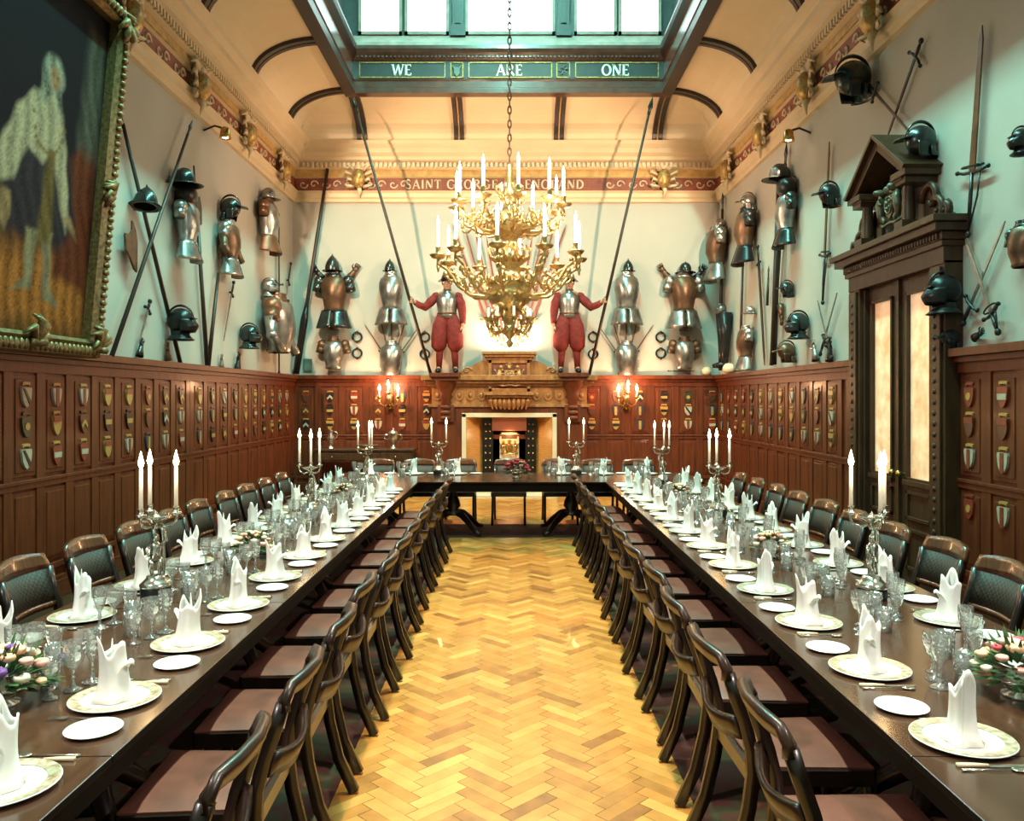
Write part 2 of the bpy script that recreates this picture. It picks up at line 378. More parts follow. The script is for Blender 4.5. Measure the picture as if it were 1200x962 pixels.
# ---------------------------------------------------------------- walls, cornice, cove, lantern
XC = -.06                                            # middle of the lantern
def loop(ps, dx=0):
    """sweep profile (d, z) along left, back and right walls with mitred corners; returns verts, faces with segment index"""
    vs = []; fs = []
    for d, z in ps: vs += [(XL + d, YF, z), (XL + d, YB - d, z), (XR - d, YB - d, z), (XR - d, YF, z)]
    for j in range(len(ps) - 1):
        for i in range(3): fs.append((j * 4 + i, j * 4 + i + 1, j * 4 + i + 5, j * 4 + i + 4))
    return vs, fs
def looped(name, ps, mis, mats, label, cat):
    mb = MB(); vs, fs = loop(ps)
    for j in range(len(ps) - 1): mb.add(vs, fs[j * 3:j * 3 + 3], mis[j])
    return struct(mb.build(name, mats), label, cat), mb
def wall(name, b, label):
    mb = MB(); mb.bx(*b); return struct(mb.build(name, M['plaster']), label, 'wall')
wall('wall_left', (XL - .15, XL, YF, YB, 0, 6.6), 'pale plaster wall with the portrait and armour, above oak panelling')
wall('wall_back', (XL - .15, XR + .15, YB, YB + .15, 0, 6.6), 'pale plaster end wall with armour above the fireplace')
wall('wall_right', (XR, XR + .15, YF, YB, 0, 6.6), 'pale plaster wall with the great doorway and armour')
wall('wall_front', (XL - .15, XR + .15, YF - .15, YF, 0, 12), 'plain plaster wall closing the near end of the hall')
CP = [(0, 5.44), (.05, 5.45), (.06, 5.50), (.09, 5.53), (.09, 5.60), (.13, 5.64), (.06, 5.655), (.06, 5.885), (.10, 5.90), (.10, 6.03), (.17, 6.05), (.17, 6.15), (.25, 6.18), (.25, 6.24), (.33, 6.29), (.33, 6.37), (.40, 6.43), (.42, 6.49), (.28, 6.50)]
CM = [0, 0, 0, 0, 0, 0, 1, 0, 2, 0, 0, 0, 0, 0, 0, 0, 0, 0]
corn, _ = looped('trim_1', CP, CM, [M['cream'], M['frieze'], M['ochre']], 'cream moulded cornice with a red frieze running round the hall', 'cornice')
dm = MB()                                            # dentils
n = int((XR - XL - .4) / .085)
for i in range(n): dm.box((XL + .25 + i * .085, YB - .19, 6.10), (.045, .05, .085))
for i in range(int((YB - 3) / .085)):
    y = YB - .3 - i * .085
    dm.box((XL + .19, y, 6.10), (.05, .045, .085)); dm.box((XR - .19, y, 6.10), (.05, .045, .085))
dt = dm.build('dentil_course', M['cream'], corn); dt['kind'] = 'stuff'
om = MB()                                            # leafy scrolls painted on the frieze
def scroll(mb, P, U, zc, s, sgn=1):
    for k in range(2):
        pts = []
        for i in range(12):
            a = i * .55; r = s * (1 - i / 13)
            pts.append(P + U * (sgn * (r * math.cos(a) + (k - .5) * 2.3 * s)) + Vector((0, 0, zc + (1 if k else -1) * r * math.sin(a))))
        mb.tube(pts, .014, 5)
for side in ('left', 'right'):
    X = XL + .065 if side == 'left' else XR - .065
    for i in range(22):
        scroll(om, Vector((X, YB - .6 - i * .48, 0)), Vector((0, 1, 0)), 5.77, .085)
for xs in [(-3.8 + .42 * i) for i in range(5)] + [(3.6 - .42 * i) for i in range(5)]:
    scroll(om, Vector((xs, YB - .065, 0)), Vector((1, 0, 0)), 5.77, .085)
sc = om.build('leaf_scroll', M['cream'], corn); sc['kind'] = 'stuff'
lm = MB(); s60 = YB / F
letters(lm, 'SAINT GEORGE OF ENGLAND', (476 - CX) * s60, 5.685, .175, YB - .062, 0, .185)
lm.build('lettering', M['cream'], corn)
bp = MB()                                            # ochre panels above the frieze on the long walls
for side, X in (('left', XL + .105), ('right', XR - .105)):
    for i in range(6):
        y = 14.0 - 1.95 * i - .95
        bp.box((X, y, 5.965), (.02, 1.25, .10))
bp.build('ochre_panel', M['ochre'], corn)
CV = [(.28 + 1.04 * (1 - math.cos(t)), 6.49 + .58 * math.sin(t)) for t in [PI / 2 * i / 12 for i in range(13)]]
cove, cmb = looped('ceiling', CV, [0] * 12, [M['cove']], 'cream curved cove rising from the cornice to the lantern beams', 'ceiling')
for f in cove.data.polygons: f.use_smooth = True
# ribs across the cove
def rib(pts, up, label):
    mb = MB()
    for k, mi, w in ((-.055, 0, .075), (0, 1, .022), (.055, 0, .075)):
        q = [p + Vector(up) * k for p in pts]
        mb.bar(q, .11 if mi == 0 else .085, w, mi, up)
    struct(mb.build('trim_2', [M['rib'], M['ochre']]), label, 'ceiling rib')
for i in range(6):
    y = 14.0 - 1.95 * i
    rib([Vector((XL + d, y, z)) for d, z in CV], (0, 1, 0), f'dark curved rib across the cove, {ORD[i]} from the far end, portrait side')
    rib([Vector((XR - d, y, z)) for d, z in CV], (0, 1, 0), f'dark curved rib across the cove, {ORD[i]} from the far end, doorway side')
for i, x in enumerate((-2.75, -.97, .86, 2.67)):
    rib([Vector((x, YB - d, z)) for d, z in CV], (1, 0, 0), f'dark curved rib on the end cove, {ORD[i]} from the portrait side')
# lantern beam ring and clerestory: profile (o, z) swept round the opening
LW, LY0, LY1 = 2.62, .4, 14.0
LP = [(.36, 7.22), (.22, 7.06), (.20, 7.0), (0, 7.0), (0, 7.09), (.035, 7.11), (.035, 7.21), (.02, 7.235), (.055, 7.26), (.055, 7.56), (.03, 7.58), (-.03, 7.68), (-.05, 7.74), (-.04, 7.80), (.03, 7.83), (.07, 7.90), (.22, 8.05), (.24, 8.08)]
LM = [0, 0, 0, 0, 0, 0, 2, 2, 1, 2, 0, 0, 0, 2, 3, 3, 3]
def ring(sides, mats, name, label):
    mb = MB()
    for j in range(len(LP) - 1):
        q = []
        for o, z in (LP[j], LP[j + 1]):
            c = [(XC - LW - o, LY0 - o, z), (XC - LW - o, LY1 + o, z), (XC + LW + o, LY1 + o, z), (XC + LW + o, LY0 - o, z)]
            q.append(c)
        for i in sides:
            k = (i + 1) % 4
            mb.add([q[0][i], q[0][k], q[1][k], q[1][i]], [(0, 1, 2, 3)], LM[j])
    return struct(mb.build(name, mats), label, 'beam')
RM = [M['rib'], M['copper'], M['copper'], M['copper']]
ring([0], RM, 'trim_3', 'dark moulded beam along the lantern on the portrait side')
ring([2, 3], RM, 'trim_3', 'dark moulded beam along the lantern on the doorway side')
endb = ring([1], [M['copper'], M['green'], M['copper'], M['wframe']], 'trim_3', 'dark green beam with the words WE ARE ONE across the far end')
yb = LY1 + .055; sb = yb / F
pm = MB()
def frame(mb, x0, x1, z0, z1, y, t=.016, d=.014, mi=0):
    mb.bx(x0, x1, y - d, y, z0, z0 + t, mi); mb.bx(x0, x1, y - d, y, z1 - t, z1, mi); mb.bx(x0, x0 + t, y - d, y, z0, z1, mi); mb.bx(x1 - t, x1, y - d, y, z0, z1, mi)
PX = lambda px: (px - CX) * sb
for a, b in ((421, 522), (528, 543), (549, 647), (652, 668), (674, 772)): frame(pm, PX(a), PX(b), 7.275, 7.545, yb)
pm.build('panel_moulding', M['gilt'], endb)
lt = MB()
for t, xx in (('WE', 471), ('ARE', 597), ('ONE', 721)): centred(lt, t, PX(xx), 7.315, .19, yb)
lt.build('lettering', mat('pale lettering', (.72, .82, .70), .6), endb)
em = MB(); xx = PX(535.5)
em.prism([(xx - .07, 7.48), (xx - .1, 7.5), (xx - .05, 7.42), (xx - .045, 7.34), (xx, 7.29), (xx + .045, 7.34), (xx + .05, 7.42), (xx + .1, 7.5), (xx + .07, 7.48), (xx + .03, 7.45), (xx - .03, 7.45)], yb - .03, yb)
xx = PX(660)
for k in range(6):
    a = k * PI / 3
    em.tube([(xx + .02 * math.cos(a), yb - .01, 7.41 + .02 * math.sin(a)), (xx + .06 * math.cos(a + .4), yb - .015, 7.41 + .06 * math.sin(a + .4)), (xx + .09 * math.cos(a), yb - .01, 7.41 + .09 * math.sin(a))], .011, 5)
em.build('emblem', M['greenl'], endb)
db = MB()
for i in range(int(2 * LW / .07)): db.box((XC - LW + .05 + i * .07, LY1 + .0, 7.615), (.035, .05, .03))
db.build('bead_course', M['copper'], endb)['kind'] = 'stuff'
# clerestory walls, windows, glazed roof
ZW0, ZW1, ZT = 8.08, 10.6, 12.4
def clere(name, b, label): struct(MB().bx(*b).build(name, M['green']), label, 'wall')
clere('wall_lantern_left', (XC - LW - .34, XC - LW - .24, LY0 - .3, LY1 + .3, ZW0, ZT), 'upper wall of the lantern on the portrait side')
clere('wall_lantern_right', (XC + LW + .24, XC + LW + .34, LY0 - .3, LY1 + .3, ZW0, ZT), 'upper wall of the lantern on the doorway side')
clere('wall_lantern_end', (XC - LW - .34, XC + LW + .34, LY1 + .30, LY1 + .40, ZW0, ZT), 'wall behind the far windows of the lantern')
clere('wall_lantern_front', (XC - LW - .34, XC + LW + .34, LY0 - .40, LY0 - .30, 7.0, ZT), 'upper wall of the lantern at the near end')
struct(MB().bx(XC - LW - .34, XC + LW + .34, LY0 - .4, LY1 + .4, ZT, ZT + .1).build('ceiling_lantern', M['green']), 'flat ceiling closing the top of the lantern', 'ceiling')
struct(MB().bx(XL - .15, XC - 2.88, YF, YB + .15, 7.21, 7.3).bx(XC + 2.88, XR + .15, YF, YB + .15, 7.21, 7.3).bx(XC - 2.88, XC + 2.88, YF, LY0 - .26, 7.15, 7.3).bx(XC - 2.88, XC + 2.88, LY1 + .3, YB + .15, 7.21, 7.3).build('ceiling_flat', M['cove']), 'flat cream ceiling around the lantern opening', 'ceiling')
struct(MB().bx(XC - .3, XC + .3, 1.4, 13.0, ZT - .06, ZT - .03).build('window_6', M['sky']), 'long glazed skylight in the top of the lantern', 'window')
yw = LY1 + .27; sw = yw / F
PW = lambda px: (px - CX) * sw
panes = [(424, 468), (478, 523), (549, 647), (676, 719), (728, 771)]
wpos = ['first from the portrait side', 'second from the portrait side', 'wide one in the middle', 'second from the doorway side', 'first from the doorway side']
for i, (a, b) in enumerate(panes):
    x0, x1 = PW(a), PW(b); mb = MB(); frame(mb, x0 - .05, x1 + .05, ZW0 + .02, ZW1, yw, .05, .05)
    wo = struct(mb.build(f'window_{i + 1}', M['wframe']), f'bright leaded window in the lantern, {wpos[i]}', 'window')
    MB().bx(x0, x1, yw - .02, yw, ZW0 + .07, ZW1 - .05).build('pane', M['sky'], wo)
for k, px in enumerate((537, 660.5)):
    x = PW(px); mb = MB()
    mb.bx(x - .13, x + .13, yw - .10, yw + .02, ZW0 - .02, ZW0 + .16); mb.bx(x - .10, x + .10, yw - .07, yw + .02, ZW0, ZW1); mb.bx(x - .05, x + .05, yw - .09, yw, ZW0 + .2, ZW1)
    struct(mb.build('trim_4', M['green']), 'green pilaster between the lantern windows on the ' + ('portrait side' if k == 0 else 'doorway side'), 'pilaster')

# gilt cartouches on the cornice
def make_cart():
    r = empty('cartouche')
    mb = MB(); mb.lathe([(1e-4, .06), (.07, .055), (.105, .02), (.11, 0)], 14, 0, (0, 0, 0)); 
    for v in range(len(mb.v)): x, y, z = mb.v[v]; mb.v[v] = (x * 1.15, -z * 1.6 - .075, y * 1.7)
    mb.build('oval_boss', M['gilt'], r)
    mb = MB()
    for s in (-1, 1):
        for k in range(4):
            mb.tube([(s * .08, -.03, .16 - .1 * k), (s * (.2 + .05 * (k % 2)), -.08, .26 - .13 * k), (s * (.30 - .04 * k), -.05, .2 - .13 * k)], [.035, .03, .008], 6)
    for a in range(5): mb.tube([(0, -.03, .12), (.06 * (a - 2), -.07, .25), (.085 * (a - 2), -.05, .33)], [.03, .025, .006], 6)
    mb.tube([(0, -.03, -.12), (.03, -.08, -.24), (0, -.05, -.36)], [.05, .04, .006], 6)
    mb.ell((0, -.06, .2), (.06, .06, .07), 10, 6)
    mb.build('acanthus_frame', M['cream'], r)
    return r
for i in range(5):
    y = 14.15 - 1.9 * i
    inst('cart', make_cart, (XL + .12, y, 5.72), RZ['left'], f'gilt oval cartouche on the cornice above the armour, portrait side, {ORD[i]} from the far end', 'cartouche', 'gilt cartouches along the cornice')
    inst('cart', make_cart, (XR - .12, y, 5.72), RZ['right'], f'gilt oval cartouche on the cornice above the armour, doorway side, {ORD[i]} from the far end', 'cartouche', 'gilt cartouches along the cornice')
for px, t in ((422, 'to the portrait side of the lettering'), (776, 'to the doorway side of the lettering')):
    p = at(px, 212, YB)
    inst('cart', make_cart, (p.x, YB - .1, p.z), 0, 'gilt oval cartouche on the end wall frieze, ' + t, 'cartouche', 'gilt cartouches along the cornice')

# ---------------------------------------------------------------- oak wainscot with heraldic shields
WT, PIT = 2.21, .458
def wainscot(name, length, cols, label, origin, rz, gapcols=()):
    """local x along the wall, -y into the room; cols: x of the panel centres"""
    mb = MB(); mb.bx(0, length, -.03, 0, 0, WT - .02)
    for z, h, d in ((0, .16, .06), (.16, .04, .05), (.28, .05, .055), (1.02, .07, .055), (1.07, .03, .065), (2.0, .12, .055)): mb.bx(0, length, -d, 0, z, z + h)
    mb.bx(0, length, -.09, 0, 2.09, 2.14); mb.bx(0, length, -.14, 0, 2.14, WT)
    edges = []
    for e in sorted([c - PIT / 2 for c in cols] + [c + PIT / 2 for c in cols]):
        if not edges or e - edges[-1] > .04: edges.append(e)
    for e in edges:
        if 0 <= e <= length: mb.bx(e - .06, e + .06, -.052, 0, .16, 2.1)
    for c in cols:
        for z0, z1 in ((.36, 1.0), (1.13, 1.98)):
            mb.bx(c - .165, c + .165, -.042, 0, z0, z1); mb.bx(c - .13, c + .13, -.05, 0, z0 + .035, z1 - .035)
    o = mb.build(name, M['oak'], bevel=.004); o.location = origin; o.rotation_euler = (0, 0, rz)
    return struct(o, label, 'panelling')
lcols = [6.83 - PIT * k for k in range(16, 0, -1)] + [6.83 + .458 * k for k in range(8)] + [10.62 + .458 * k for k in range(10)]
bcols = [-3.85 + .45 * k for k in range(6)] + [1.49 + .45 * k for k in range(6)]
rcols = [9.83 + .465 * k for k in range(12)]
r2cols = [6.86 - .47 * k for k in range(0, 15)]
wainscot('trim_5', YB - YF, [c - YF for c in lcols], 'oak panelling below the portrait and armour', (XL, YF, 0), R(90))
wainscot('trim_6', XR - XL, [c - XL for c in bcols], 'oak panelling on either side of the fireplace', (XL, YB, 0), 0)
wainscot('trim_7', YB - 9.07, [YB - c for c in rcols], 'oak panelling between the doorway and the end wall', (XR, YB, 0), R(-90))
wainscot('trim_8', 7.05 - YF, [7.05 - c for c in r2cols], 'oak panelling on the near side of the doorway', (XR, 7.05, 0), R(-90))

HC = dict(gold=(.42, .24, .06), red=(.22, .03, .015), silver=(.42, .38, .28), black=(.012, .011, .01), blue=(.03, .04, .06), brown=(.09, .032, .016), green=(.03, .045, .025))
HM = {k: mat('shield ' + k, v, .4, noise=True, scale=18, dark=.75) for k, v in HC.items()}
DES = [('gold', 'black', 'fess'), ('brown', 'gold', 'chevron'), ('red', 'silver', 'fess'), ('black', 'silver', 'chevron'), ('gold', 'red', 'chief'), ('blue', 'gold', 'pale'), ('silver', 'black', 'bend'), ('green', 'gold', 'boss'), ('red', 'gold', 'boss'), ('silver', 'red', 'pale'), ('brown', 'red', 'chief'), ('black', 'gold', 'fess')]
DN = dict(fess='crossbar', chevron='chevron', chief='top band', pale='upright stripe', bend='diagonal stripe', boss='round boss')
def make_shield(d):
    f, c, kind = DES[d]
    mb = MB(); P = [(-.075, .085), (.075, .085), (.08, .06), (.07, .0), (.06, -.04), (.03, -.085), (0, -.105), (-.03, -.085), (-.06, -.04), (-.07, 0), (-.08, .06)]
    mb.prism(P, -.022, 0, 0)
    r = mb.build('heraldic_shield', HM[f])
    q = MB(); y0, y1 = -.028, -.02
    if kind == 'fess': q.prism([(-.07, .025), (.07, .025), (.064, -.03), (-.064, -.03)], y0, y1)
    if kind == 'chief': q.prism([(-.073, .083), (.073, .083), (.072, .03), (-.072, .03)], y0, y1)
    if kind == 'pale': q.prism([(-.025, .083), (.025, .083), (.025, -.09), (0, -.1), (-.025, -.09)], y0, y1)
    if kind == 'bend': q.prism([(-.073, .08), (-.04, .08), (.055, -.045), (.035, -.08)], y0, y1)
    if kind == 'chevron': q.prism([(0, .05), (.062, -.02), (.05, -.055), (0, .0), (-.05, -.055), (-.062, -.02)], y0, y1)
    if kind == 'boss':
        q.prism([(.038 * math.cos(a * PI / 5), .038 * math.sin(a * PI / 5)) for a in range(10)], y0, y1)
    q.build('charge', HM[c], r)
    q = MB(); q.prism([(-.055, .10), (-.04, .112), (.04, .112), (.055, .10), (.06, .13), (.04, .138), (-.04, .138), (-.06, .13)], -.016, 0)
    q.build('crest', HM['gold' if c != 'gold' else f], r)
    return r
ZS = (1.80, 1.55, 1.285)
ROW = ('top', 'middle', 'bottom')
def shields(side, cols, where, rows=3, extra=None):
    for i, c in enumerate(cols):
        for j in range(rows):
            d = random.randrange(12); f, ch, k = DES[d]
            z = ZS[j] if j < 3 else .86
            loc = (XL + .05, c, z) if side == 'left' else (XR - .05, c, z) if side == 'right' else (c, YB - .05, z)
            inst(('sh', d), lambda: make_shield(d), loc, RZ[side], f'{f} shield with {ch} {DN[k]}, {(ROW + ("lowest",))[j]} of {ORD[i]} column from {where}', 'shield', 'heraldic shields on the oak panelling', .88)
shields('left', [c for c in lcols if c > 6.3], 'camera, portrait wall')
shields('back', bcols[:6], 'portrait wall corner')
shields('back', bcols[6:], 'fireplace, doorway side')
shields('right', rcols, 'doorway, its far side')
shields('right', r2cols[:2], 'doorway, its near side', 4)
# ---------------------------------------------------------------- great doorway
def doorway():
    D = empty('trim_9', (XR, 8.06, 0), R(-90)); struct(D, 'tall carved oak door case with a gabled hood', 'door case')
    mb = MB()
    for s in (-1, 1):
        mb.bx(s * .74, s * 1.0, -.16, 0, 0, 2.98); mb.bx(s * .78, s * .96, -.185, -.16, .35, 2.93); mb.bx(s * .70, s * .76, -.12, 0, 0, 2.95)
        mb.bx(s * .72, s * 1.03, -.20, 0, 0, .30)
        for k in range(26): mb.ell((s * .87, -.186, .42 + k * .095), (.028, .014, .026), 8, 5)
    mb.build('jamb_casing', M['oakd'], D, bevel=.006)
    mb = MB()
    mb.bx(-1.0, 1.0, -.17, 0, 2.95, 3.12); mb.bx(-1.03, 1.03, -.20, 0, 3.10, 3.15)
    for k in range(38): mb.box((-.98 + k * .053, -.215, 3.185), (.03, .03, .05))
    mb.bx(-1.05, 1.05, -.21, 0, 3.15, 3.22); mb.bx(-1.10, 1.10, -.29, 0, 3.22, 3.29); mb.bx(-1.14, 1.14, -.33, 0, 3.29, 3.35)
    mb.build('entablature', M['oakd'], D, bevel=.006)
    for s in (-1, 1):
        mb = MB(); x = s * .44
        mb.bx(x - .08, x + .08, -.30, -.08, 3.35, 3.43); mb.lathe([(.055, 3.43), (.062, 3.5), (.05, 3.75), (.07, 3.80)], 12, 0, (x, -.2, 0)); mb.bx(x - .09, x + .09, -.31, 0, 3.80, 3.88)
        mb.bx(x - .06, x + .06, -.08, 0, 3.35, 3.88)
        mb.build('column', M['oakd'], D)
        mb = MB()
        for k in range(3):
            pts = []
            for i in range(13):
                a = i * .5 + k; rr = (.17 - .04 * k) * (1 - i / 14)
                pts.append((s * (.68 + .12 * k - rr * math.cos(a)), -.12, 3.48 - .035 * k + .1 * (k == 0) + rr * math.sin(a)))
            mb.tube(pts, [.035, .03, .02], 6)
        mb.prism([(s * .52, 3.35), (s * .98, 3.35), (s * .8, 3.46), (s * .6, 3.68), (s * .52, 3.74)], -.1, 0)
        mb.build('side_scroll', M['oakd'], D)
    mb = MB(); mb.bx(-.38, .38, -.06, 0, 3.35, 4.1); mb.build('tympanum_back', M['black'], D)
    mb = MB()                                        # gabled hood
    mb.prism([(-.64, 3.88), (0, 4.33), (.64, 3.88), (.58, 3.82), (0, 4.22), (-.58, 3.82)], -.31, 0)
    mb.prism([(-.68, 3.90), (0, 4.38), (.68, 3.90), (.64, 3.87), (0, 4.34), (-.64, 3.87)], -.36, 0)
    for s in (-1, 1):
        mb.bx(s * .34, s * .64, -.33, 0, 3.82, 3.88); mb.bx(s * .38, s * .58, -.30, 0, 3.76, 3.82)
    mb.build('gabled_hood', M['oakd'], D, bevel=.005)
    mb = MB(); arms(mb, 0, 3.68, -.12, .30); mb.build('carved_arms', M['steeld'] if False else mat('bronzed carving', (.17, .16, .10), .4, .3, noise=(.05, .045, .03), scale=16), D)
    d = empty('door_1', (XR, 8.06, 0), R(-90)); struct(d, 'double oak doors with tall amber glass panels', 'door')
    for s in (-1, 1):
        mb = MB(); x0, x1 = (0.004, .70) if s > 0 else (-.70, -.004); g0, g1 = (.17, .60) if s > 0 else (-.60, -.17)
        mb.bx(x0, g0, -.07, -.02, 0, 2.95); mb.bx(g1, x1, -.07, -.02, 0, 2.95); mb.bx(g0, g1, -.07, -.02, 0, 1.02); mb.bx(g0, g1, -.07, -.02, 2.78, 2.95)
        frame_d(mb, g0 - .03, g1 + .03, .99, 2.81, -.07)
        frame_d(mb, g0 - .02, g1 + .02, .62, .90, -.07); frame_d(mb, g0 - .02, g1 + .02, .14, .54, -.07)
        mb.bx(g0 - .05, g1 + .05, -.11, -.07, .95, 1.0)
        lf = mb.build('door_leaf', M['oakd'], d, bevel=.004)
        MB().bx(g0, g1, -.05, -.04, 1.02, 2.78).build('glass_pane', M['amber'], lf)
        k = MB(); k.lathe([(1e-3, 0), (.03, .01), (.035, .03), (.02, .05), (.012, .06), (.012, .08)], 12); 
        for v in range(len(k.v)): x, y, z = k.v[v]; k.v[v] = (x + s * .07, -.15 + z, y + 1.05)
        k.build('door_knob', M['brass'], lf)
    MB().bx(-.025, .025, -.10, -.071, 0, 2.95).build('meeting_bead', M['oakd'], d)
def frame_d(mb, x0, x1, z0, z1, y, t=.035, d=.022):
    mb.bx(x0, x1, y - d, y, z0, z0 + t); mb.bx(x0, x1, y - d, y, z1 - t, z1); mb.bx(x0, x0 + t, y - d, y, z0, z1); mb.bx(x1 - t, x1, y - d, y, z0, z1)
def arms(mb, x, z, y, s):
    """carved coat of arms: shield, crest helm, two rearing supporters and a scroll"""
    P = [(-.3, .35), (.3, .35), (.32, .0), (.18, -.3), (0, -.42), (-.18, -.3), (-.32, 0)]
    mb.prism([(x + a * s, z + b * s) for a, b in P], y - .06, y)
    mb.tube([(x + .25 * s * math.cos(t), y - .07, z + .02 * s + .27 * s * math.sin(t)) for t in [k * PI / 6 for k in range(12)]], .03 * s, 5, closed=True)
    for a, b in ((-.1, .1), (.1, .12), (-.08, -.1), (.1, -.08)): mb.ell((x + a * s, y - .065, z + b * s), (.06 * s, .03, .08 * s), 8, 5)
    mb.ell((x, y - .04, z + .52 * s), (.13 * s, .08, .15 * s), 10, 6)
    for k in range(5): mb.tube([(x + (k - 2) * .06 * s, y - .04, z + .6 * s), (x + (k - 2) * .1 * s, y - .05, z + .82 * s - abs(k - 2) * .05 * s)], [.035 * s, .015 * s], 5)
    for q in (-1, 1):
        mb.tube([(x + q * .52 * s, y - .05, z - .45 * s), (x + q * .62 * s, y - .06, z - .2 * s), (x + q * .6 * s, y - .07, z + .12 * s), (x + q * .55 * s, y - .06, z + .38 * s)], [.06 * s, .12 * s, .16 * s, .10 * s], 7)
        mb.ell((x + q * .5 * s, y - .07, z + .52 * s), (.13 * s, .09, .12 * s), 9, 6)
        for h in (.3, .08): mb.tube([(x + q * .55 * s, y - .08, z + h * s), (x + q * .4 * s, y - .1, z + (h + .06) * s), (x + q * .33 * s, y - .09, z + (h + .0) * s)], [.055 * s, .045 * s, .035 * s], 6)
        mb.tube([(x + q * .62 * s, y - .04, z - .2 * s), (x + q * .82 * s, y - .04, z - .05 * s), (x + q * .78 * s, y - .04, z + .25 * s), (x + q * .9 * s, y - .04, z + .4 * s)], [.04 * s, .03 * s, .03 * s, .045 * s], 5)
        mb.tube([(x + q * .52 * s, y - .05, z - .3 * s), (x + q * .36 * s, y - .06, z - .42 * s), (x + q * .4 * s, y - .06, z - .55 * s)], [.07 * s, .05 * s, .04 * s], 6)
    mb.tube([(x - .8 * s, y - .03, z - .5 * s), (x - .4 * s, y - .06, z - .62 * s), (x, y - .05, z - .55 * s), (x + .4 * s, y - .06, z - .62 * s), (x + .8 * s, y - .03, z - .5 * s)], .05 * s, 6)
doorway()

